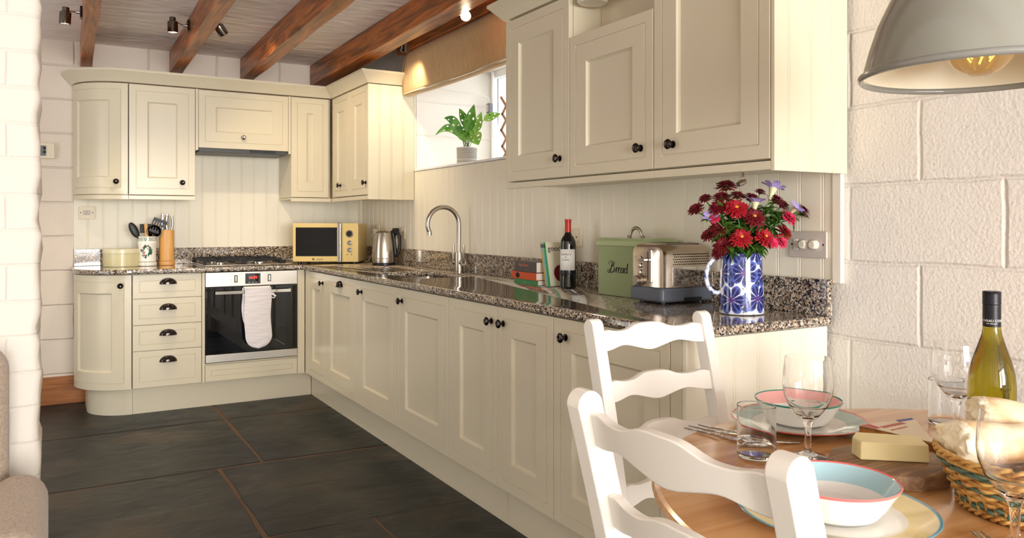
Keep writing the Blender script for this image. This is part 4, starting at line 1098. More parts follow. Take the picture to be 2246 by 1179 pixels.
def build_bin_toaster():
    b = thing('bread_bin', 'sage green enamel bread bin lettered Bread', 'bread bin', (1.940, 2.602, Zc), ROTR)
    L_, D_, H_ = .290, .165, .212
    mb = MB(); mb.box(0, L_, 0, D_, 0, H_); obj('bin_body', mb, M['sage'], b, bevel=.006, seg=3)
    mb = MB(); ov = .008
    def rr(k, z): return [(-ov+k, -ov+k, z), (L_+ov-k, -ov+k, z), (L_+ov-k, D_+ov-k, z), (-ov+k, D_+ov-k, z)]
    mb.loft([rr(0, H_-.012), rr(0, H_+.008), rr(.012, H_+.020), rr(.03, H_+.022)]); li = obj('lid', mb, M['sage_lid'], b, bevel=.006, seg=3)
    mb = MB(); mb.tube([(L_/2-.050, D_/2, H_+.0245)]+[(L_/2-.036*math.cos(PI*i/12), D_/2, H_+.025+.036*math.sin(PI*i/12)) for i in range(13)]+[(L_/2+.050, D_/2, H_+.0245)], .0045, 10, flat=1.6)
    obj('lid_handle', mb, M['steel'], li)
    # hand-lettered word
    def pen(t, d): return .0009+.0019*max(0, -d.x*.45-d.y*.75 if d.y < 0 else 0)
    W = [ # letters drawn on a unit grid: baseline 0, x-height 1
        [(-.15,1.55),(-.05,1.95),(.45,2.25),(1.15,2.15),(1.35,1.75),(1.1,1.4),(.75,1.25),(1.2,1.15),(1.45,.75),(1.25,.25),(.7,0),(.1,.05),(-.2,.35),(0,.6),(.25,.45)],
        [(.85,2.05),(.7,1.4),(.5,.7),(.25,.15),(-.1,-.1),(-.5,.1),(-.55,.5)],
        [(1.55,.15),(1.85,.6),(2.0,1.05),(2.05,.9),(2.0,.5),(1.9,0)], [(2.0,.55),(2.2,.95),(2.45,1.0),(2.5,.85)],
        [(2.5,.45),(2.85,.6),(3.05,.85),(2.95,1.02),(2.7,.9),(2.55,.5),(2.6,.12),(2.85,0),(3.2,.25)],
        [(3.95,.85),(3.7,1.0),(3.4,.8),(3.25,.4),(3.35,.05),(3.6,.05),(3.85,.4),(4.02,.95),(3.9,.4),(3.95,.05),(4.2,.2)],
        [(4.9,.85),(4.65,1.0),(4.35,.8),(4.2,.4),(4.3,.05),(4.55,.05),(4.8,.45),(5.15,1.9),(4.95,.9),(4.85,.3),(4.95,.02),(5.2,.2)]]
    mb = MB(); s = .0205
    for st in W: stroke(mb, [(.078+.0225*x*1.02, .095+s*y) for x, y in st], pen)
    obj('lettering', mb, M['ink'], b, (0, -.0002, 0), smooth=0)
    # toaster: end with the lever faces the room
    t = thing('toaster', 'brushed steel toaster with lever end and slate plastic base', 'toaster', (1.868, 2.300, Zc), ROTR)
    Wt, Dt, Ht = .178, .236, .218           # width across the lever end, length, height
    def prof(k, z0=.062):
        n = 8; r = .042
        pts = [(k, z0), (k, Ht-r-.01)]
        pts += [(k+r-r*math.cos(PI/2*i/n)*1.0, Ht-r+ (r-k)*math.sin(PI/2*i/n)) for i in range(n+1)]
        return pts+[(Wt-x, z) for x, z in reversed(pts)]
    mb = MB()
    rings = [[(x, y, z) for x, z in prof(k)] for k, y in ((.014, 0), (.004, .006), (0, .02), (0, Dt-.02), (.006, Dt))]
    mb.loft(rings); sh = obj('steel_shell', mb, M['bronze'], t, smooth=40)
    mb = MB(); mb.box(-.002, Wt+.002, -.004, Dt+.006, .008, .0615); obj('plastic_base', mb, M['slate_plastic'], t, bevel=.012, seg=4)
    for x in (.03, Wt-.03):
        for y in (.03, Dt-.03):
            mb = MB(); mb.M = Matrix.Translation((x, y, 0)); mb.lathe([(0,0),(.009,0),(.009,.0085),(0,.0085)], 12); obj('foot', mb, M['black'], t)
    # long side visible from the dining end: perforated upper part, bright lower plate
    mb = MB(); mb.box(Wt-.001, Wt+.002, .045, Dt-.004, .066, .135); obj('side_plate', mb, M['chrome'], sh, bevel=.001)
    mb = MB()
    holes = 0
    for j in range(5):
        for i in range(20):
            y = .052+.0088*i+(.0044 if j % 2 else 0); z = .144+.0090*j
            mb.box(Wt+.0002, Wt+.0009, y-.0022, y+.0022, z-.0022, z+.0022)
    obj('side_perforation', mb, M['ink'], sh, smooth=0)
    mb = MB(); mb.box(Wt+.0022, Wt+.0027, .10, .185, .010, .024); obj('side_slot', mb, M['ink'], t)
    mb = MB(); mb.box(.03, Wt-.03, .05, Dt-.03, Ht-.0005, Ht+.001); tp = obj('top_plate', mb, M['steel'], sh)
    for x in (.058, Wt-.058):
        mb = MB(); mb.box(x-.014, x+.014, .056, Dt-.036, Ht+.0012, Ht+.0018); obj('bread_slot', mb, M['ink'], tp)
    xl = .108
    mb = MB(); mb.box(xl-.006, xl+.016, -.006, .0005, .076, .198); tr = obj('lever_track', mb, M['chrome'], t, bevel=.004)
    mb = MB(); mb.box(xl-.0045, xl-.0015, -.0068, -.0062, .084, .190); obj('lever_slot', mb, M['ink'], tr)
    mb = MB(); mb.box(xl-.036, xl+.002, -.026, -.0068, .153, .166); obj('lever', mb, M['chrome'], tr, bevel=.004)
    for z in (.162, .137, .112):
        mb = MB(); mb.M = Matrix.Translation((.054, -.0005, z)) @ Matrix.Rotation(PI/2, 4, 'X'); mb.lathe([(0,0),(.0095,0),(.009,.004),(.006,.005),(0,.005)], 20); obj('button', mb, M['chrome'], t)
    mb = MB(); mb.M = Matrix.Translation((.054, -.0005, .083)) @ Matrix.Rotation(PI/2, 4, 'X'); mb.lathe([(0,0),(.021,0),(.021,.004),(.0185,.006),(.0175,.022),(.015,.024),(0,.024)], 28); obj('browning_dial', mb, M['steel'], t)
    # dimmer switch on the boarding
    s = thing('dimmer_switch', 'grey double plate with a rocker and two white dimmer knobs', 'switch', (XW-.0005, 1.708, 1.149), ROTR)
    mb = MB(); mb.box(-.073, .073, -.010, 0, -.043, .043); obj('plate', mb, mat('grey_plate', (206,198,190), .4), s, bevel=.003)
    mb = MB(); mb.box(-.052, -.036, -.0145, -.0102, -.018, .018); obj('rocker', mb, M['white_plastic'], s, bevel=.002)
    for x in (-.010, .030):
        mb = MB(); mb.M = Matrix.Translation((x, -.0102, 0)) @ Matrix.Rotation(PI/2, 4, 'X'); mb.lathe([(0,0),(.0155,0),(.0135,.016),(.011,.018),(0,.018)], 24); obj('dimmer_knob', mb, M['white_plastic'], s)
    for x in (-.061, .061):
        mb = MB(); mb.box(x-.0025, x+.0025, -.0108, -.0101, -.003, .003); obj('screw', mb, M['iron'], s)

# ------------------------------------------------------------------ jug and bouquet
RT = Vector((math.cos(YAW), -math.sin(YAW), 0)); FW = Vector((math.sin(YAW), math.cos(YAW), 0)); UP = Vector((0,0,1))
JUG = Vector((1.930, 1.812, Zc))
def build_jug():
    j = thing('flower_jug', 'white jug painted with blue flowers holding the bouquet', 'jug', JUG, -YAW)
    pr = [(0,.004),(.060,0),(.070,.003),(.0715,.010),(.0700,.06),(.0665,.13),(.0645,.185),(.0655,.197),(.0640,.199),(.0615,.193),(.063,.13),(.066,.02),(0,.014)]
    dense = []
    for a, b in zip(pr[:-1], pr[1:]):
        n = max(1, int(math.hypot(b[0]-a[0], b[1]-a[1])/.0016)) if a[0] > .0635 and b[0] > .0635 else 2
        dense += [(a[0]+(b[0]-a[0])*i/n, a[1]+(b[1]-a[1])*i/n) for i in range(n)]
    dense.append(pr[-1]); mb = MB(); mb.lathe(dense, 200)
    o = obj('jug_body', mb, MAT_PAT, j, smooth=60)
    R_ = .068; step = 2*PI*R_/5
    cs = []
    rr = random.Random(11)
    for row in range(3):
        for k in range(5):
            cs.append(((k+.15+(.5 if row % 2 else 0))*step, .052+row*.078+rr.uniform(-.006,.006), rr.uniform(0, PI)))
    cs2 = [((k+.65+(.5 if row % 2 else 0))*step, .038+row*.078, rr.uniform(0, PI)) for row in range(3) for k in range(5)]
    per = 2*PI*R_
    def jc(x, y, z):
        if math.hypot(x, y) < .0632: return (244,244,246)
        s = (math.atan2(y, x)) % (2*PI)*R_
        for lst, rad, n in ((cs, .050, 6), (cs2, .029, 4)):
            for cx, cz, ph in lst:
                dx = (s-cx+per/2) % per-per/2; dz = z-cz; q = math.hypot(dx, dz)
                if q > rad: continue
                a = math.atan2(dz, dx)+ph*.3
                pet = abs(math.sin(a*n/2))
                lim = rad*(.50+.50*pet**.6)
                if q < .0035: return (120,50,120)
                if q < lim-.0012:
                    if pet < .16 and q > .007: return (214,222,240)
                    if pet > .985 and q > .010: return (92,104,190)
                    t = q/lim
                    if t > .82: return (70,96,176)
                    if t < .3: return (66,44,128)
                    return (14,22,94) if pet > .45 else (26,40,126)
        if .0 < math.sin(s*190)*math.sin(z*170+s*40)-.86: return (120,150,120)
        return (242,243,248)
    paint(o, jc)
    mb = MB(); pth = []
    for i in range(15):
        a = PI*i/14
        pth.append((-.062-.052*math.sin(a)**.8+.0, 0, .126+.060*math.cos(a)-.006*math.sin(a)))
    pth[0] = (-.060, 0, .184); pth[-1] = (-.0655, 0, .072)
    mb.tube(pth, .0042, 12, flat=1.6); obj('jug_handle', mb, mat('blue_edged_ceramic', (214,220,238), .12, coat=.4, vary=(70,(60,82,160),(1,1,1),.52,.60)), j)

def aster(petal, eye, seed, eye_r=.16):
    """flower head of radius 1, facing +z"""
    r_ = random.Random(seed); mb = MB()
    for lay, (n, l, tilt, z) in enumerate(((20, 1.0, .10, .0), (18, .86, .38, .06), (15, .68, .72, .12), (11, .48, 1.05, .18))):
        for i in range(n):
            a = 2*PI*(i+.5*(lay % 2))/n+r_.uniform(-.1,.1); ll = l*r_.uniform(.86,1.08); tt = tilt+r_.uniform(-.12,.12); w_ = .105*r_.uniform(.8,1.2)
            def P(s, q):
                rad = s*ll*math.cos(tt*(1-.35*s)); zz = z+s*ll*math.sin(tt*(1-.45*s))-.10*s*s*(lay == 0)
                return (rad*math.cos(a)-q*math.sin(a), rad*math.sin(a)+q*math.cos(a), zz)
            mb.add([P(.12,-w_*.4),P(.12,w_*.4),P(.55,w_),P(.55,-w_),P(.88,w_*.8),P(.88,-w_*.8),P(1.0,0)], [(0,1,2,3),(3,2,4,5),(5,4,6)], 0)
    mb.M = Matrix.Translation((0,0,.2)); mb.lathe([(eye_r*1.3,-.05),(eye_r,.10),(0,.16)], 12, 1); mb.M = Matrix.Identity(4)
    mb.lathe([(0,-.34),(.16,-.30),(.30,-.14),(.34,.02),(.2,.05)], 12, 2)
    for i in range(9):
        a = 2*PI*i/9; c, s = math.cos(a), math.sin(a)
        mb.add([(.22*c-.07*s,.22*s+.07*c,-.06),(.22*c+.07*s,.22*s-.07*c,-.06),(.62*c,.62*s,-.10)], [(0,1,2)], 2)
    o = obj('flower_head', mb, [petal, eye, M['fl_leaf']], smooth=0); me = o.data; bpy.data.objects.remove(o); return me
def freesia(seed):
    mb = MB(); mb.lathe([(.10,-1.0),(.16,-.6),(.30,-.1),(.36,.1)], 12, 1)
    for i in range(6):
        a = 2*PI*i/6; l = 1.0 if i % 2 else .86
        def P(s, q):
            rad = .30+s*l*.8; zz = .05+.55*math.sin(s*1.9)*l*.7
            return (rad*math.cos(a)-q*math.sin(a), rad*math.sin(a)+q*math.cos(a), zz)
        mb.add([P(0,-.15),P(0,.15),P(.35,.30),P(.35,-.30),P(.75,.26),P(.75,-.26),P(1,.06),P(1,-.06)], [(0,1,2,3),(3,2,4,5),(5,4,6,7)], 0)
    o = obj('flower_head', mb, [M['fl_lilac'], M['fl_tube'], M['fl_leaf']], smooth=60); me = o.data; bpy.data.objects.remove(o); return me

def build_bouquet():
    meshes = {'dark': [aster(M['fl_dark'], M['fl_dark'], 1), aster(M['fl_dark'], M['fl_eye'], 2)], 'red': [aster(M['fl_red'], M['fl_eye'], 3), aster(M['fl_red'], M['fl_red'], 4)],
              'pink': [aster(M['fl_pink'], M['fl_pink'], 5)], 'lilac': [freesia(1)]}
    # (zoom x, zoom y, radius px, kind, variant, toward the viewer, depth, where)
    F = [(390,100,62,'dark',0,.1,.02,'highest dark red aster at the top left of the bouquet'), (238,192,42,'dark',0,.1,.03,'small dark red aster at the upper left, above the outermost one'),
         (340,185,52,'dark',0,.2,.0,'dark red aster just below the highest one'), (150,275,50,'dark',0,.25,.0,'dark red aster furthest out on the left'),
         (298,265,54,'dark',0,.6,-.03,'dark red aster left of centre beside the large red one'), (418,275,66,'red',0,.85,-.06,'large red aster with a yellow eye, upper middle'),
         (490,168,46,'dark',0,.1,.04,'dark red aster behind the middle lilac freesia'), (592,190,54,'dark',0,.2,.03,'dark red aster right of the middle lilac freesia'),
         (540,340,64,'dark',1,.9,-.07,'dark red aster with a yellow eye in the very centre'), (660,140,34,'dark',0,.1,.03,'small dark aster bud tucked under the top lilac freesia'),
         (755,205,54,'dark',0,.3,.0,'dark red aster directly below the top lilac freesia'), (822,240,46,'dark',0,.5,.02,'dark red aster on the upper right shoulder'),
         (962,288,50,'dark',0,.2,.0,'dark red aster furthest out on the right'), (842,340,48,'pink',0,.6,-.02,'crimson aster on the right, under the lilac spray'),
         (800,450,52,'red',1,.5,-.03,'bright red aster at the right edge, halfway down'), (612,485,58,'red',0,.9,-.08,'red aster above the jug, right of centre'),
         (750,515,42,'pink',0,.7,-.06,'crimson aster low on the right'), (668,522,32,'pink',0,.9,-.09,'small bright pink aster low in the middle right'),
         (442,490,62,'red',0,.9,-.08,'red aster above the jug, left of centre'), (322,545,56,'dark',0,.7,-.05,'dark red aster at the lower left above the handle'),
         (312,420,60,'dark',0,.6,-.02,'dark red aster in the middle of the left side'), (245,470,48,'dark',0,.4,.0,'dark red aster at the outer lower left'),
         (305,595,46,'dark',0,.5,-.03,'lowest dark red aster, hanging by the jug handle'), (632,285,46,'dark',0,.3,.05,'shadowed dark red aster deep in the middle'),
         (500,420,38,'dark',0,.4,.04,'shadowed dark red aster low in the centre'), (268,345,30,'pink',0,.7,-.04,'small crimson aster beside the left lilac freesia'),
         (735,120,62,'lilac',0,-.2,.0,'lilac freesia at the top right of the bouquet'), (565,225,58,'lilac',0,.1,-.05,'pale lilac freesia in the upper middle'),
         (888,268,44,'lilac',0,.5,-.02,'lilac freesia on the right among dark asters'), (245,330,42,'lilac',0,.6,-.03,'pale lilac freesia at the left')]
    r_ = random.Random(3)
    k = 1.481e-3
    for zx, zy, rad, kind, var, fwd, dep, lab in F:
        px, py = 1480+zx/3.467, 380+zy/3.467
        h = Vector((JUG.x, JUG.y, 0)) + RT*(px-1623)*k + FW*dep*1.0; h.z = 1.22+(488-py)*k
        h = Vector((0,0,1.22)) + (h-Vector((0,0,1.22)))*(1.0)
        off = h-(JUG+UP*.22)
        rel = RT*off.dot(RT)+UP*(off.z+.05)
        fwd = fwd if kind == 'lilac' else max(fwd, .38)
        d = (rel.normalized()*(1-abs(fwd)*.55) - FW*fwd + UP*.15).normalized()
        base = JUG+UP*.03+RT*max(-.035,min(.035,off.dot(RT)*.25))+FW*max(-.03,min(.03,dep*.3))
        mouth = JUG+UP*.195+RT*max(-.046,min(.046,off.dot(RT)*.34))+FW*max(-.042,min(.042,dep*.7))
        t = thing('lilac_freesia' if kind == 'lilac' else 'aster', lab, 'flower', base, 0, 'flowers in the blue and white jug')
        s = rad/3.467*k*1.5
        hd = bpy.data.objects.new('flower_head', meshes[kind][var]); C.objects.link(hd); hd.parent = t
        hd.location = h-base; hd.rotation_mode = 'QUATERNION'; hd.rotation_quaternion = Vector((0,0,1)).rotation_difference(d) @ Matrix.Rotation(r_.uniform(0, 6), 4, 'Z').to_quaternion()
        hd.scale = (s, s, s)
        end = h-d*s*(.9 if kind == 'lilac' else .25)
        pth = []
        for i in range(11):
            u = i/10
            if u < .3: p = base.lerp(mouth, u/.3)
            else:
                q = (u-.3)/.7; ctl = mouth+(mouth-base).normalized()*(end-mouth).length*.5
                p = mouth*(1-q)**2+ctl*2*q*(1-q)+end*q*q
            pth.append(tuple(p-base))
        mb = MB(); mb.tube(pth, .0018, 6); obj('stem', mb, M['fl_leaf'], t)
        mb = MB()
        for n in range(26):
            u = r_.uniform(.32, .93); i = min(9, int(u*10)); p = Vector(pth[i]).lerp(Vector(pth[i+1]), u*10-i)
            ax = Vector((r_.uniform(-1,1), r_.uniform(-1,1), r_.uniform(-.35,.8))).normalized(); ln = r_.uniform(.030,.062); wd = ln*r_.uniform(.13,.20)
            sd = ax.cross(Vector((r_.uniform(-.4,.4), r_.uniform(-.4,.4), 1))).normalized(); nn = sd.cross(ax)
            P = lambda a, b: tuple(p+ax*ln*a+sd*wd*b+nn*ln*(-.25*a*a+.1*abs(b)))
            mb.add([P(0,-.2),P(0,.2),P(.35,1),P(.35,0),P(.35,-1),P(.7,.8),P(.7,0),P(.7,-.8),P(1,0)], [(0,1,2,3),(0,3,4),(3,2,5,6),(4,3,6,7),(6,5,8),(7,6,8)])
        obj('foliage', mb, M['fl_leaf'], t, smooth=60)

# ------------------------------------------------------------------ window: blind, plant, rack, cable
def build_window_things():
    b = thing('roman_blind', 'natural linen roman blind pulled up over the window', 'blind', (2.06, 4.90, 2.08), ROTR)
    L_ = 4.90-3.16
    mb = MB()
    def front(u, v):
        x = L_*u; z = .285*v
        y = -.028*math.sin(PI*min(1, max(0, v*1.02)))**.7*.8 - .02*(1-v) + .006*math.sin(u*21)*(1-v)+.004*math.sin(u*9+v*3)
        z -= .012*math.sin(PI*u)*(1-v)
        return (x+.012*(1-u)*(1-v)*-1, y, z)
    mb.grid(60, 14, front); obj('front_fold', mb, M['linen'], b, smooth=80, solid=.003)
    mb = MB(); mb.grid(8, 12, lambda u, v: (.002-.012*(1-v)*(1-u)+.004*math.sin(v*7), .066*u+(-.02*(1-v)-.0224*math.sin(PI*min(1,v*1.02))**.7)*(1-u), .285*v+.004)); obj('side_return', mb, M['linen'], b, smooth=80, solid=.003)
    mb = MB(); mb.grid(50, 4, lambda u, v: (L_*u, -.02+.075*v, -.012*math.sin(PI*u)-.004+.012*v+.02*math.sin(PI*v)*-.6)); obj('lower_fold', mb, M['linen'], b, smooth=80, solid=.003)
    mb = MB(); mb.grid(50, 1, lambda u, v: (L_*u-.010, -.0235, -.012*math.sin(PI*u)-.001+.010*v)); obj('hem', mb, M['linen_trim'], b, solid=.003)
    mb = MB(); mb.box(0, L_, .01, .065, .272, .284); obj('head_rail', mb, M['stick'], b)
    # potted plant on the sill
    p = thing('potted_plant', 'green plant with pierced leaves in a patterned grey and white pot', 'plant', (2.30, 4.485, 1.583))
    mb = MB(); mb.lathe([(0,0),(.058,0),(.064,.004),(.066,.115),(.064,.120),(.060,.118),(.058,.09),(0,.088)], 48); pt = obj('pot', mb, M['pot'], p)
    mb = MB()
    for row in range(9):
        z = .022+.011*row
        if row in (2,): continue
        n = 40
        for i in range(n):
            a = 2*PI*(i+.5*(row % 2))/n; r = .0645+.002*z/.12+.0006; c, s = math.cos(a), math.sin(a); w_ = .0028; h = .0036
            q = [(-w_,0),(0,-h),(w_,0),(0,h)]
            mb.add([(r*c-s*u, r*s+c*u, z+v) for u, v in q]+[((r+.0012)*c, (r+.0012)*s, z)], [(0,1,4),(1,2,4),(2,3,4),(3,0,4)])
    for z in (.006, .042, .117): mb.lathe([(.0648+.002*z/.12,z-.002),(.0662+.002*z/.12,z-.002),(.0662+.002*z/.12,z+.002),(.0648+.002*z/.12,z+.002)], 48)
    obj('pot_pattern', mb, M['pot_white'], pt, smooth=0)
    mb = MB(); mb.lathe([(0,.096),(.04,.095),(.059,.091)], 24); obj('soil', mb, M['soil'], p)
    k = .60e-3
    def W(x, y, d): return RT*(x-612)*k*1.0 + UP*((830-y)*k+.105) + FW*d
    LV = [((612,640),(690,335),100,0,0,-.3), ((618,600),(525,378),72,.03,0,.4), ((700,640),(768,418),78,.0,1,-.2), ((790,510),(975,436),70,.02,1,.2),
          ((560,690),(368,520),80,-.02,0,.9), ((560,712),(280,722),74,-.04,0,1.1), ((672,660),(742,790),130,-.04,1,.2), ((560,660),(600,770),86,-.06,0,.3),
          ((630,690),(668,768),74,-.07,1,.2), ((600,700),(520,560),70,.02,0,.3), ((566,690),(455,600),52,.05,0,.5), ((690,690),(640,500),70,.04,1,.1), ((640,700),(580,430),64,.06,0,.2)]
    for i, (a, b_, wd, dep, pale, bend) in enumerate(LV):
        A, B = W(*a, dep*.5), W(*b_, dep*1.5); ax = B-A; ln = ax.length; ax.normalize()
        side = ax.cross(-FW+UP*.2).normalized(); nn = side.cross(ax)
        mb = MB(); NU, NV = 6, 14
        def lf(u, v, A=A, ax=ax, side=side, nn=nn, ln=ln, wd=wd, bend=bend):
            half = wd*k*.72*(math.sin(PI*min(1, v**.75))**.8)*(1-.25*v); q = (u-.5)*2
            pnt = A+ax*ln*v+side*half*q+nn*(abs(q)*half*.35)+UP*(bend*ln*.35*math.sin(PI*v*.9)*(1 if bend > .5 else .4))
            return tuple(pnt)
        vs_ = [lf(x/NU, y/NV) for y in range(NV+1) for x in range(NU+1)]; fs = []
        for y in range(NV):
            for x in range(NU):
                if ((x == 1 and y % 4 == 1) or (x == 4 and y % 4 == 3)) and 2 < y < 11: continue
                s0 = y*(NU+1)+x; fs.append((s0, s0+1, s0+NU+2, s0+NU+1))
        mb.add(vs_, fs); lo = obj('leaf', mb, M['leaf_pale' if pale else 'leaf'], p, smooth=80)
        mb = MB(); r0 = UP*.10+RT*((i % 5)-2)*.008; mid = (r0+A)*.5+UP*.03
        mb.tube([tuple(r0), tuple(r0.lerp(mid, .6)), tuple(mid.lerp(A, .5)), tuple(A)], .0022, 6); obj('leaf_stalk', mb, M['stem'], lo)
    # accordion rack in the window
    t = thing('folding_rack', 'expanding wooden lattice rack standing in the window', 'rack', (2.52, 4.43, 1.583), ROTR)
    pts = [(0,.02),(.035,.05)]
    xs = [.0, .0]
    for s, yo in ((1, 0), (-1, .008)):
        mb = MB()
        n = 4
        for i in range(n):
            z0 = .03+.105*i; xa, xb = (0, .11) if (i % 2 == 0) == (s > 0) else (.11, 0)
            d = Vector((xb-xa, 0, .105)).normalized(); nn = Vector((-d.z, 0, d.x))*.008
            A, B = Vector((xa, yo, z0)), Vector((xb, yo, z0+.105))
            mb.add([tuple(A-nn-d*.01), tuple(A+nn-d*.01), tuple(B+nn+d*.01), tuple(B-nn+d*.01)]+[tuple(v+Vector((0,.0075,0))) for v in (A-nn-d*.01, A+nn-d*.01, B+nn+d*.01, B-nn+d*.01)],
                   [(0,1,2,3),(4,7,6,5),(0,4,5,1),(1,5,6,2),(2,6,7,3),(3,7,4,0)])
        obj('lattice_slats', mb, M['stick'], t, bevel=.001)
    mb = MB(); mb.tube([(0,-.004,.0075),(.11,-.004,.0075)], .007, 8); mb.box(-.008,.118,-.012,.018,.0002,.010); obj('rack_foot', mb, M['stick'], t)
    # inline box on a cable at the window frame
    c = thing('cable_box', 'small grey box on a white cable at the window corner', 'cable box', (2.69, 4.865, 2.03), ROTR)
    mb = MB(); mb.box(-.022, .022, -.03, .0, -.035, .035); obj('box_body', mb, M['slate_plastic'], c, bevel=.004)
    mb = MB(); mb.box(-.016, .016, -.0325, -.0302, -.025, .025); obj('box_face', mb, M['rocker'], c, bevel=.001)
    mb = MB(); mb.tube([(0,-.015,-.034),(0,-.015,-.07)], .006, 8); obj('plug_tail', mb, M['black'], c)
    mb = MB(); mb.tube([(0,-.015,.034),(-.005,-.02,.075),(-.02,-.10,.10),(-.04,-.25,.105),(-.045,-.40,.12)], .004, 8); obj('cable', mb, M['cable'], c)
    mb = MB(); mb.tube([(0,.012,-.445),(0,.012,.26)], .011, 10); obj('pipe', mb, M['frame_white'], c)

# ------------------------------------------------------------------ lamps
def spot(name_loc, base, head, aim, lit, label, power):
    t = thing('spotlight', label, 'spotlight', base, 0, 'chrome spotlights on the beams')
    b = Vector(base); h = Vector(head)-b; d = Vector(aim).normalized()
    sx = 1 if h.x > 0 else -1
    mb = MB(); mb.box(0, .012*sx, -.030, .030, -.032, .032); obj('base_plate', mb, M['dark_metal'], t, bevel=.003)
    knuckle = h-d*.034
    mb = MB(); mb.tube([(.012*sx, 0, 0), (.03*sx, 0, 0)], .011, 12); mb.tube([(.03*sx,0,0), tuple(knuckle)], .0042, 10); obj('arm', mb, M['chrome'], t)
    mb = MB(); q = Vector((0,0,-1)).rotation_difference(d).to_matrix().to_4x4()
    mb.M = Matrix.Translation(h) @ q
    mb.lathe([(0,.052),(.016,.052),(.018,.048),(.018,.030),(.028,.026),(.029,.022),(.029,-.036),(.027,-.038),(.026,-.030),(0,-.030)], 28); hd = obj('lamp_head', mb, M['smoked_chrome'], t)
    mb = MB(); mb.M = Matrix.Translation(h) @ q; mb.lathe([(0,-.034),(.0255,-.034),(.0255,-.031),(0,-.031)], 24); obj('lens', mb, M['lamp_on' if lit else 'lamp_glow'], hd)
    l = bpy.data.lights.new('spot_light', 'SPOT'); l.energy = power*2.2; l.spot_size = math.radians(115); l.spot_blend = .8; l.color = (1.0, .80, .52); l.shadow_soft_size = .025
    o = bpy.data.objects.new('spot_light', l); C.objects.link(o); o.parent = hd; o.location = h+d*.045
    o.rotation_euler = Vector((0,0,-1)).rotation_difference(d).to_euler()
def build_lamps():
    spot('a', (.142, 4.90, 2.372), (.060, 4.88, 2.335), (-.05, .10, -1), 0, 'unlit-looking chrome spotlight on the slim leftmost beam', 9)
    spot('b', (.700, 4.985, 2.388), (.608, 4.96, 2.372), (.02, .05, -1), 1, 'glowing spotlight on the left face of the second beam', 12)
    spot('c', (.786, 4.95, 2.40), (.872, 4.94, 2.382), (.62, .25, -.8), 0, 'spotlight on the right face of the second beam, tilted to the right', 12)
    spot('d', (1.820, 3.72, 2.395), (1.885, 3.69, 2.318), (-.42, -.85, -.40), 1, 'bright spotlight facing the viewer on the window-side beam', 9)
    spot('e', (1.832, 4.56, 2.40), (1.885, 4.53, 2.325), (.25, .55, -1), 0, 'spotlight half hidden behind the window-side beam, above the corner cabinet', 6)
    # pendant over the table
    px, py, pz = 1.488, .812, 1.500
    p = thing('pendant_lamp', 'large grey enamel dome pendant with a cream inside', 'pendant lamp', (px, py, pz))
    R_ = .205
    pr = [(R_,0),(R_*.985,.012),(R_*.945,.045),(R_*.88,.09),(R_*.79,.135),(R_*.66,.175),(R_*.47,.208),(R_*.26,.228),(.045,.236),(.040,.26),(.032,.29),(0,.295)]
    mb = MB(); mb.lathe(pr, 72); sh = obj('lamp_shade', mb, M['shade'], p, smooth=60)
    mb = MB(); mb.lathe([(r-.003, z-.002) for r, z in pr[:9]]+[(0,.232)], 72); obj('shade_lining', mb, M['shade_in'], sh, smooth=60)
    mb = MB(); mb.M = Matrix.Translation((0,0,.002)); mb.lathe([(R_+.006*math.cos(2*PI*i/10), -.004+.007*math.sin(2*PI*i/10)) for i in range(11)], 72); obj('shade_rim', mb, M['rim_grey'], sh, smooth=60)
    mb = MB(); mb.lathe([(0,.10),(.018,.10),(.02,.15),(.018,.2),(0,.2)], 20); obj('bulb_holder', mb, M['black'], p)
    mb = MB(); mb.sphere((0,0,.052), .060, 28); bu = obj('bulb', mb, M['bulb'], p)
    mb = MB()
    for i in range(6):
        a = 2*PI*i/6; mb.tube([(.012*math.cos(a), .012*math.sin(a), .085), (.024*math.cos(a+.3), .024*math.sin(a+.3), .05), (.012*math.cos(a+.6), .012*math.sin(a+.6), .03)], .0012, 5)
    obj('filament', mb, M['filament'], bu)
    mb = MB(); mb.tube([(0,0,.292),(0,0,ZC-pz-.02)], .004, 8); obj('cord', mb, M['black'], p)
    mb = MB(); mb.M = Matrix.Translation((0,0,ZC-pz-.030)); mb.lathe([(0,0),(.045,.004),(.05,.0285),(0,.0285)], 28); obj('ceiling_rose', mb, M['shade'], p)

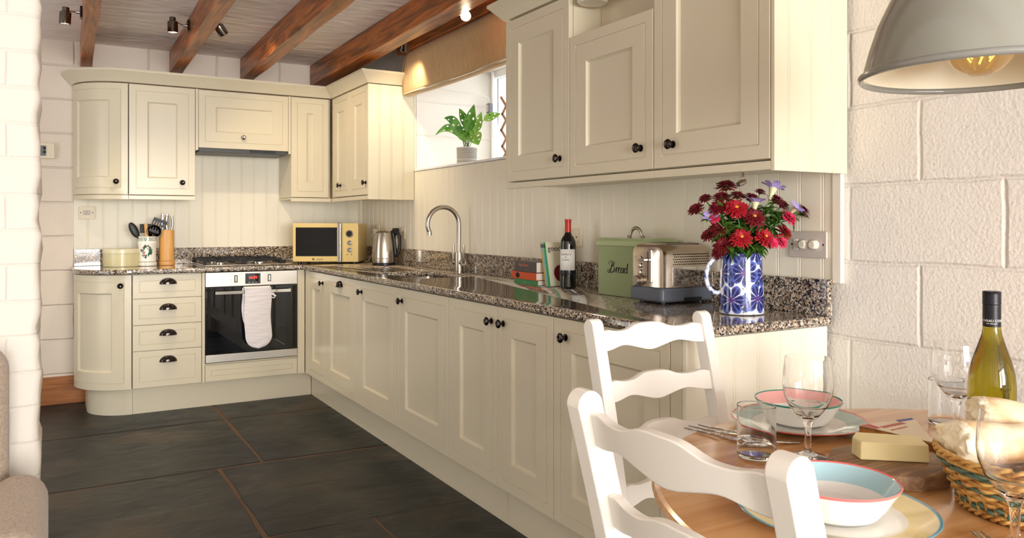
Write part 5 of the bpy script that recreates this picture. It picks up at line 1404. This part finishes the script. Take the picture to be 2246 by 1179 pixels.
# ------------------------------------------------------------------ dining table, chairs
TZ = .750; TC = (1.455, .700); TR = .650
def build_table():
    t = thing('dining_table', 'round pine dining table', 'table', (TC[0], TC[1], 0))
    mb = MB(); mb.lathe([(0,TZ-.034),(TR-.05,TZ-.034),(TR-.022,TZ-.031),(TR-.006,TZ-.022),(TR,TZ-.012),(TR-.003,TZ-.004),(TR-.012,TZ),(0,TZ)], 128); obj('tabletop', mb, M['table'], t, smooth=50)
    mb = MB(); n = 72
    mb.lathe([(.50,TZ-.1),(.52,TZ-.1),(.52,TZ-.0345),(.50,TZ-.0345),(.50,TZ-.1)], n); obj('apron', mb, M['table'], t)
    mb = MB(); mb.lathe([(0,.10),(.10,.10),(.11,.14),(.06,.20),(.05,.30),(.085,.42),(.07,.55),(.05,.60),(.09,.66),(.15,.7155),(0,.7155)], 40); obj('pedestal', mb, M['table'], t, smooth=50)
    for i in range(4):
        a = PI/4+PI/2*i; c, s = math.cos(a), math.sin(a); mb = MB()
        rings = []
        for q, (r, z, h) in enumerate(((.06,.20,.09),(.16,.17,.07),(.28,.09,.055),(.36,.028,.028),(.40,.024,.024))):
            rings.append([(r*c-s*w_, r*s+c*w_, z+hh) for w_, hh in ((-.028,-h),(.028,-h),(.028,h*.6),(-.028,h*.6))])
        mb.loft(rings); mb.v = [(x, y, max(z, .0005)) for x, y, z in mb.v]; obj('foot', mb, M['table'], t, bevel=.006)

def build_chairs():
    HW = .183; PT = .034
    def post_mb():
        mb = MB(); c = []
        for i in range(15):
            z = i/14
            zz = z*.955
            y = .185+(.045*(1-zz/.45)**1.3 if zz < .45 else .115*((zz-.45)/.505)**1.15)
            c.append((y, zz))
        d = .044; left = []; right = []
        for i, (y, z) in enumerate(c):
            ww = d*(.8+.2*min(1, z/.45)); left.append((y-ww/2, z)); right.append((y+ww/2, z))
        yt = c[-1][0]; dy = c[-1][0]-c[-2][0]; dz = c[-1][1]-c[-2][1]; q = math.hypot(dy, dz); ty, tz = dy/q, dz/q
        arc = []
        for i in range(1, 12):
            a = PI*i/12; arc.append((yt+d/2*math.cos(a)*tz+d/2*math.sin(a)*ty*1.1, .955-d/2*math.cos(a)*ty+d/2*math.sin(a)*tz*1.1))
        poly = right+arc+list(reversed(left)); k = len(poly)
        mb.add([(-PT/2, y, z) for y, z in poly]+[(PT/2, y, z) for y, z in poly], [tuple(range(k)), tuple(range(2*k-1, k-1, -1))]+[(i, k+i, k+(i+1) % k, (i+1) % k) for i in range(k)])
        return mb
    def yc(z): return .185+(.045*(1-z/.45)**1.3 if z < .45 else .115*((z-.45)/.505)**1.15)
    def slat_mb(zc, h, bow=.022):
        mb = MB(); n = 48; w_ = HW-PT/2+.004; rings = []
        for i in range(n+1):
            u = -1+2*i/n
            top = h/2-.010+.015*math.exp(-(u/.36)**4)+.006*math.exp(-((abs(u)-.86)/.13)**2)
            bot = -h/2+.002-.009*math.exp(-(u/.22)**2)+.009*math.exp(-((abs(u)-.55)/.22)**2)
            y0 = yc(zc)+bow*(1-u*u)-.004; sl = .115/.505*.9
            t = .009
            rings.append([(w_*u, y0-t+sl*bot, zc+bot), (w_*u, y0+t+sl*bot, zc+bot), (w_*u, y0+t+sl*top, zc+top), (w_*u, y0-t+sl*top, zc+top)])
        mb.loft(rings); return mb
    def make(loc, rot, label):
        t = thing('dining_chair', label, 'chair', loc, rot, 'white ladder-back chairs')
        for s in (-1, 1): obj('back_post', post_mb(), M['chair'], t, (s*HW, 0, 0), bevel=.004, seg=3, smooth=40)
        for zc in (.925, .803, .682, .560): obj('back_slat', slat_mb(zc, .058), M['chair'], t, bevel=.003, smooth=40)
        mb = MB(); mb.prism([(-.165,.165),(-.165,.205),(.165,.205),(.165,.165),(.20,-.19),(.185,-.205),(-.185,-.205),(-.20,-.19)][::-1], .435, .462); obj('seat', mb, M['chair'], t, bevel=.008, seg=3)
        for s in (-1, 1):
            mb = MB(); mb.M = Matrix.Translation((s*.175, -.175, 0)); mb.lathe([(0,0),(.014,0),(.018,.06),(.021,.25),(.022,.434),(0,.434)], 20); obj('front_leg', mb, M['chair'], t)
        for s in (-1, 1):
            mb = MB(); mb.tube([(s*.176, -.175, .19), (s*.181, .205, .19)], .011, 10); obj('stretcher', mb, M['chair'], t)
        mb = MB(); mb.tube([(-.175, -.175, .25), (.175, -.175, .25)], .011, 10); obj('stretcher', mb, M['chair'], t)
        return t
    dy = yc(.95)
    make((1.352, 1.583-dy, 0), 0, 'white ladder-back chair on the far side of the table, by the worktop end')
    make((.668+dy, .742, 0), PI/2, 'white ladder-back chair nearest the viewer, its back to the camera')

# ------------------------------------------------------------------ table setting
TT = TZ+.0006
def plate(loc, label, band, edge, R_=.151, group='dinner plates'):
    t = thing('dinner_plate', label, 'plate', loc, 0, group)
    pr = [(0,.006),(.085,.006),(.098,.008),(.104,.0105),(R_-.006,.019),(R_-.0015,.0205),(R_,.0195),(R_-.003,.017),(.104,.006),(.09,0),(.08,.0),(.078,.002),(0,.002)]
    mats = [0,0,0,1,2,2,2,0,0,0,0,0]
    mb = MB(); mb.lathe(pr, 96, mats=mats); obj('plate_body', mb, [M['ceramic'], band, edge], t, smooth=60)
    return t
def bowl(loc, label, band, edge, R_=.097):
    t = thing('cereal_bowl', label, 'bowl', loc, 0, 'bowls on the plates')
    pr = [(0,.008),(.045,.009),(.062,.016),(.074,.030),(R_-.004,.0555),(R_-.001,.0575),(R_,.056),(R_-.002,.053),(.076,.022),(.064,.007),(.052,.002),(.050,0),(.044,0),(.042,.003),(0,.003)]
    mats = [0,0,0,1,2,2,2,0,0,0,0,0,0,0]
    mb = MB(); mb.lathe(pr, 96, mats=mats); obj('bowl_body', mb, [M['ceramic'], band, edge], t, smooth=60)
    return t
def wine_glass(loc, label):
    t = thing('wine_glass', label, 'glass', loc, 0, 'wine glasses')
    out = [(0,.0),(.037,.0),(.0385,.0015),(.036,.003),(.020,.006),(.0085,.012),(.0065,.022),(.0062,.045),(.0075,.062),(.012,.074),(.024,.086),(.038,.104),(.0465,.126),(.049,.145),(.0478,.172),(.0445,.197),(.0440,.200)]
    inn = [(.0432,.200),(.0437,.197),(.0468,.172),(.048,.145),(.0455,.127),(.037,.106),(.0235,.089),(.010,.081),(0,.080)]
    mb = MB(); mb.lathe(out[:10], 40); 
    mb = MB(); mb.lathe(out+inn, 56); obj('glass_body', mb, M['glass'], t, smooth=70)
def tumbler(loc, label, h=.104, r=.038):
    t = thing('tumbler', label, 'glass', loc, 0, 'water tumblers')
    mb = MB(); mb.lathe([(0,0),(r-.003,0),(r-.001,.002),(r,.006),(r,h-.001),(r-.0005,h),(r-.0010,h-.001),(r-.0011,.010),(r-.005,.007),(0,.007)], 56); obj('glass_body', mb, M['thin_glass'], t, smooth=60)
def cutlery(kind, a, b, label, tilt=.0):
    """a: handle end (x, y), b: business end"""
    A, B = Vector((*a, TT)), Vector((*b, TT)); d = B-A; ln = d.length; ang = math.atan2(d.y, d.x)
    t = thing(kind, label, kind.split('_')[-1], A, ang, 'cutlery on the table')
    mb = MB(); hl = ln*.56 if kind != 'table_knife' else ln*.48
    n = 12; rings = []
    for i in range(n+1):
        u = i/n; w_ = .0062-.0025*u+.0012*math.sin(u*PI*5); h = .0022
        z = .0026+.004*u*u
        rings.append([(hl*u, w_*math.cos(2*PI*j/10), z+h*math.sin(2*PI*j/10)) for j in range(10)])
    mb.loft(rings); obj('handle', mb, M['chrome'], t)
    mb = MB()
    if kind == 'table_knife':
        mb.add([(hl,-.006,.0055),(hl,.007,.0055),(ln*.85,.008,.0035),(ln,.0,.003),(ln*.9,-.007,.0035)]+[(x, y, z+.0016) for x, y, z in ((hl,-.006,.0055),(hl,.007,.0055),(ln*.85,.008,.0035),(ln,.0,.003),(ln*.9,-.007,.0035))],
               [(4,3,2,1,0),(5,6,7,8,9)]+[(i,(i+1) % 5,5+(i+1) % 5,5+i) for i in range(5)]); obj('blade', mb, M['chrome'], t)
    elif kind.endswith('fork'):
        mb.tube([(hl-.004,0,.0065),(ln*.70,0,.0100)], [.0036,.0040], 8); 
        for j in range(4):
            y = -.009+.006*j
            mb.tube([(ln*.68, y*.4, .0095), (ln*.76, y, .0075), (ln*.86, y, .0040), (ln, y*.92, .0065)], [.003,.0022,.0018,.0012], 6)
        obj('tines', mb, M['chrome'], t)
    else:
        mb.tube([(hl-.004,0,.0065),(ln*.74,0,.0085)], [.0036,.0040], 8); mb.sphere((ln*.86,0,.0072), .030, 16, sc=(1,.66,.18)); obj('spoon_bowl', mb, M['chrome'], t)
    return t

def build_setting():
    mint = mat('mint_band', (200,222,216), .12, coat=.4); red = mat('red_edge', (222,92,84), .15, coat=.4); pink = mat('pink_band', (246,184,180), .12, coat=.4)
    green = mat('green_edge', (40,140,120), .15, coat=.4); yellow = mat('yellow_band', (242,224,166), .12, coat=.4); blue = mat('blue_edge', (96,164,184), .15, coat=.4); aqua = mat('aqua_band', (180,218,228), .12, coat=.4); coral = mat('coral_edge', (238,120,116), .15, coat=.4)
    plate((1.485, 1.222, TT), 'white plate with a mint band and red edge, far side of the table', mint, red)
    bowl((1.485, 1.222, TT+.0068), 'white bowl, pink inside its green rim, on the far plate', pink, green)
    plate((1.070, .809, TT), 'white plate with a yellow band and blue edge by the near chair', yellow, blue)
    bowl((1.070, .809, TT+.0068), 'white bowl with an aqua band and coral rim on the near plate', aqua, coral)
    wine_glass((1.305, 1.050, TT), 'empty wine glass in the middle, in front of the pink bowl')
    wine_glass((1.188, .600, TT), 'empty wine glass at the right edge of the picture, in front of the basket')
    wine_glass((1.745, 1.005, TT), 'empty wine glass behind the bread, beside the green bottle')
    tumbler((1.219, 1.105, TT), 'straight clear tumbler beside the cutlery')
    tumbler((1.800, 1.060, TT), 'clear tumbler against the white wall, behind the cheese')
    cutlery('table_knife', (1.243, 1.335), (1.275, 1.140), 'table knife nearest the viewer of the three handles by the tumbler')
    cutlery('table_fork', (1.264, 1.343), (1.300, 1.150), 'fork in the middle of the three handles by the tumbler')
    cutlery('table_spoon', (1.290, 1.340), (1.325, 1.165), 'spoon furthest from the viewer of the three handles by the tumbler')
    cutlery('dessert_spoon', (1.372, 1.125), (1.262, 1.168), 'short spoon lying across behind the tumbler, handle to the right')
    cutlery('dessert_fork', (1.09, .488), (1.195, .660), 'fork whose tines poke in at the bottom edge by the basket')
    # board and cheese
    b = thing('serving_board', 'rough-edged slice of dark wood used as a cheese board', 'board', (1.350, .902, TT))
    ang = [(.098,-.030),(.070,-.078),(.010,-.100),(-.060,-.088),(-.098,-.050),(-.112,.010),(-.080,.075),(-.010,.105),(.060,.092),(.105,.040)]
    pl = []
    for i in range(len(ang)):
        p, q = Vector(ang[i]), Vector(ang[(i+1) % len(ang)])
        for j in range(4): pl.append(p.lerp(q, j/4)*(1+.012*math.sin(7*i+3*j)))
    pl = [(RT*p.x+FW*p.y) for p in pl]
    mb = MB(); mb.loft([[(p.x*.97, p.y*.97, 0) for p in pl], [(p.x*1.02, p.y*1.02, .012) for p in pl], [(p.x, p.y, .026) for p in pl], [(p.x*.95, p.y*.95, .029) for p in pl]][::-1]); obj('board_body', mb, M['board'], b, smooth=40)
    top = TT+.0295
    c = thing('cheese_block', 'pale yellow block of cheese on the wooden board', 'cheese', (1.362, .912, top), -YAW-.12)
    mb = MB(); NX = 14
    def jag(x): return .004*math.sin(x*170)+.003*math.sin(x*410)
    mb.add([(-.062,-.034,0),(.058,-.040,0),(.062,.024,0),(-.050,.040,0),(-.066,.006,0)]+[(-.060,-.030,.033),(.057,-.038,.033),(.061,.026,.033),(-.048,.042,.033),(-.064,.008,.033)],
           [(4,3,2,1,0),(5,6,7,8,9)]+[(i,(i+1) % 5,5+(i+1) % 5,5+i) for i in range(5)])
    obj('cheese_body', mb, M['butter'], c, bevel=.003, seg=2)
    w_ = thing('cheese_wedge', 'wrapped wedge of cheese with a printed top behind the block', 'cheese', (1.545, 1.000, TT), 0)
    P3 = [(-.055,.068),(-.048,-.100),(.108,.048)]
    mb = MB(); mb.prism(P3[::1], .0, .035); obj('wedge_side', mb, M['pack_side'], w_, bevel=.002)
    mb = MB(); mb.prism([(x*.97, y*.97) for x, y in P3], .0352, .0362); lp = obj('wedge_label', mb, M['pack_top'], w_)
    mb = MB(); mb.prism([(-.052,.064),(-.051,.030),(-.036,.030),(-.030,.060)], .0364, .0368); obj('red_corner', mb, M['pack_red'], lp)
    mb = MB(); mb.prism([(.050,.052),(.042,.040),(.092,.036),(.098,.046)], .0364, .0368); obj('blue_corner', mb, M['pack_blue'], lp)
    mb = MB()
    for i in range(7): mb.box(-.030+.011*i, -.023+.011*i, .024, .036, .0364, .0368)
    for i in range(8): mb.box(-.034+.007*i, -.030+.007*i, .004, .009, .0364, .0368)
    obj('print_marks', mb, M['pack_red'], lp)
    # white wine bottle
    g = thing('wine_bottle', 'olive green white-wine bottle with a black screw cap', 'bottle', (1.575, .838, TT))
    mb = MB(); o_ = [(0,.006),(.034,0),(.040,.003),(.0415,.010),(.0415,.155),(.0395,.178),(.033,.205),(.024,.232),(.0175,.252),(.0150,.27),(.0145,.318),(0,.318)]
    mb.lathe(o_, 56); bg_ = obj('bottle_glass', mb, M['wine_green'], g, smooth=60)
    mb = MB(); mb.lathe([(.0147,.268),(.0158,.268),(.0158,.309),(.0152,.311),(.0163,.312)]+[(.0163-.0006*(i % 2), .3135+.002*i) for i in range(11)]+[(.0150,.3365),(0,.337)], 40); cp = obj('screw_cap', mb, M['black_foil'], g)
    ca = math.atan2(-.815, -1.545)
    mb = MB()
    for s, sz, z in (('WAIRAU COVE', .0066, .280), ('NEW ZEALAND', .0028, .2745)):
        v, f = text_geo(s, sz); mb.add([(.0161*math.cos(ca+x/.0161), .0161*math.sin(ca+x/.0161), z+y) for x, y, q in v], f)
    obj('cap_lettering', mb, M['label'], cp, smooth=0)
    mb = MB(); mb.lathe([(.0418,.03),(.0421,.031),(.0421,.118),(.0418,.119)], 56); obj('label', mb, M['label'], g)
    # bread basket
    k = thing('bread_basket', 'woven cane bread basket with dark green bands', 'basket', (1.365, .672, TT), math.radians(65))
    ax, ay = .138, .122
    def ell(a, f): return Vector((ax*f*math.cos(a), ay*f*math.sin(a), 0))
    NS = 44
    mb = MB()
    rows = 13
    for r_ in range(rows):
        z = .010+.0060*r_; f = .74+.26*(r_/(rows-1)); m_ = 1 if r_ in (1, 2, 6, 10, 11) else 0
        pth = []
        for i in range(NS*3+1):
            a = 2*PI*i/(NS*3); wv = .0034*math.sin(a*NS/2+(PI if r_ % 2 else 0)); p = ell(a, f); n = Vector((math.cos(a)/ax, math.sin(a)/ay, 0)).normalized()
            pth.append(tuple(p+n*wv+UP*(z+.0012*math.sin(a*NS/2))))
        mb.m = m_; mb.tube(pth, .0036, 6, cap=False)
    mb.m = 0
    obj('woven_side', mb, [M['cane'], M['cane_green']], k, smooth=70)
    mb = MB()
    for i in range(NS):
        a = 2*PI*i/NS; p, q = ell(a, .74), ell(a, 1.0); mb.tube([tuple(p+UP*.004), tuple(q+UP*.086)], .0024, 5)
    obj('stakes', mb, M['cane'], k)
    for nm, z, f, r0 in (('braided_rim', .090, 1.015, .0055), ('braided_foot', .0068, .76, .005)):
        mb = MB()
        for ph in (0, PI):
            pth = []
            for i in range(181):
                a = 2*PI*i/180; p = ell(a, f); n = Vector((math.cos(a)/ax, math.sin(a)/ay, 0)).normalized(); pth.append(tuple(p+n*r0*.6*math.cos(a*22+ph)+UP*(z+r0*.6*math.sin(a*22+ph))))
            mb.tube(pth, r0*.62, 6, cap=False)
        obj(nm, mb, M['cane'], k, smooth=70)
    mb = MB(); pl = [tuple(ell(2*PI*i/40, .73))[:2] for i in range(40)]; mb.prism(pl, .004, .010); obj('basket_base', mb, M['cane'], k)
    # torn loaves
    def loaf(a, b, r, label, seed):
        A, B = Vector(a), Vector(b); d = (B-A); ln = d.length; d.normalize()
        t = thing('bread_loaf', label, 'bread', A, 0, 'torn loaves in the basket')
        sd = d.cross(UP).normalized(); up = sd.cross(d); rr = random.Random(seed)
        mb = MB(); rings = []; n = 28
        for i in range(17):
            u = i/16; s = r*(1.0 if u < .6 else math.sqrt(max(.02, 1-((u-.6)/.4)**2)))*(.93+.07*math.sin(u*9)); 
            rings.append([tuple(d*ln*u+(sd*math.cos(2*PI*j/n)*s*1.05+up*math.sin(2*PI*j/n)*s*.82)*(1+.03*math.sin(5*2*PI*j/n+u*6))) for j in range(n)])
        mb.loft(rings, cap=False); e = len(rings[-1]); mb.add(rings[-1], [tuple(range(n))]); obj('crust', mb, M['crust'], t, smooth=70)
        mb = MB(); vs_ = []; fs = []; m = 16; from mathutils import noise
        for q in range(m+1):
            f = 1-q/m
            for j in range(n*2):
                an = PI*j/n; p = (sd*math.cos(an)*r*1.04+up*math.sin(an)*r*.81)*f
                nn = noise.fractal((p+Vector((seed,0,0)))*55, 1.0, 2.0, 4)
                edge = min(1, q/2)
                vs_.append(tuple(p*(1+.05*nn*edge)-d*((.010*nn+.006+.008*(1-f)+.006*math.cos(an*2+1)*f)*edge-.008*(q == 0))))
        k2 = n*2
        for q in range(m):
            for j in range(k2): fs.append((q*k2+j, q*k2+(j+1) % k2, (q+1)*k2+(j+1) % k2, (q+1)*k2+j))
        mb.add(vs_, fs); obj('torn_crumb', mb, M['crumb'], t, smooth=50)
    loaf((1.300, .748, TT+.102), (1.485, .662, TT+.092), .046, 'torn loaf in front, its ragged white end facing left', 1)
    loaf((1.435, .785, TT+.128), (1.545, .650, TT+.116), .038, 'second torn loaf behind, nearer the green bottle', 2)

# ------------------------------------------------------------------ armchair by the pier
def build_sofa():
    s = thing('armchair', 'oatmeal woven armchair at the left edge against the pier', 'armchair', (-.42, 1.98, 0))
    def rbox(x0, x1, y0, y1, z0, z1, name, bev, m='sofa'):
        mb = MB(); mb.box(x0, x1, y0, y1, z0, z1); return obj(name, mb, M[m], s, bevel=bev, seg=6, smooth=60)
    rbox(-.32, .285, -.32, .22, .12, .42, 'seat_base', .03)
    rbox(.290, .412, -.26, .24, .10, .628, 'arm', .058)
    rbox(-.447, -.325, -.26, .24, .10, .628, 'arm', .058)
    rbox(-.315, .280, -.30, .10, .425, .56, 'seat_cushion', .05)
    rbox(-.36, .328, .246, .385, .12, .92, 'backrest', .06)
    for x in (-.39, .35):
        for y in (-.22, .19):
            mb = MB(); mb.M = Matrix.Translation((x, y, 0)); mb.lathe([(0,0),(.016,0),(.024,.0995),(0,.0995)], 14); obj('leg', mb, M['beech'], s)

MAT_PAT = attr_mat('painted_ceramic', .1, coat=.4)
build_far_counter(); build_corner_counter(); build_books_bottle(); build_bin_toaster(); build_jug(); build_bouquet()
build_window_things(); build_lamps(); build_table(); build_chairs(); build_setting(); build_sofa()
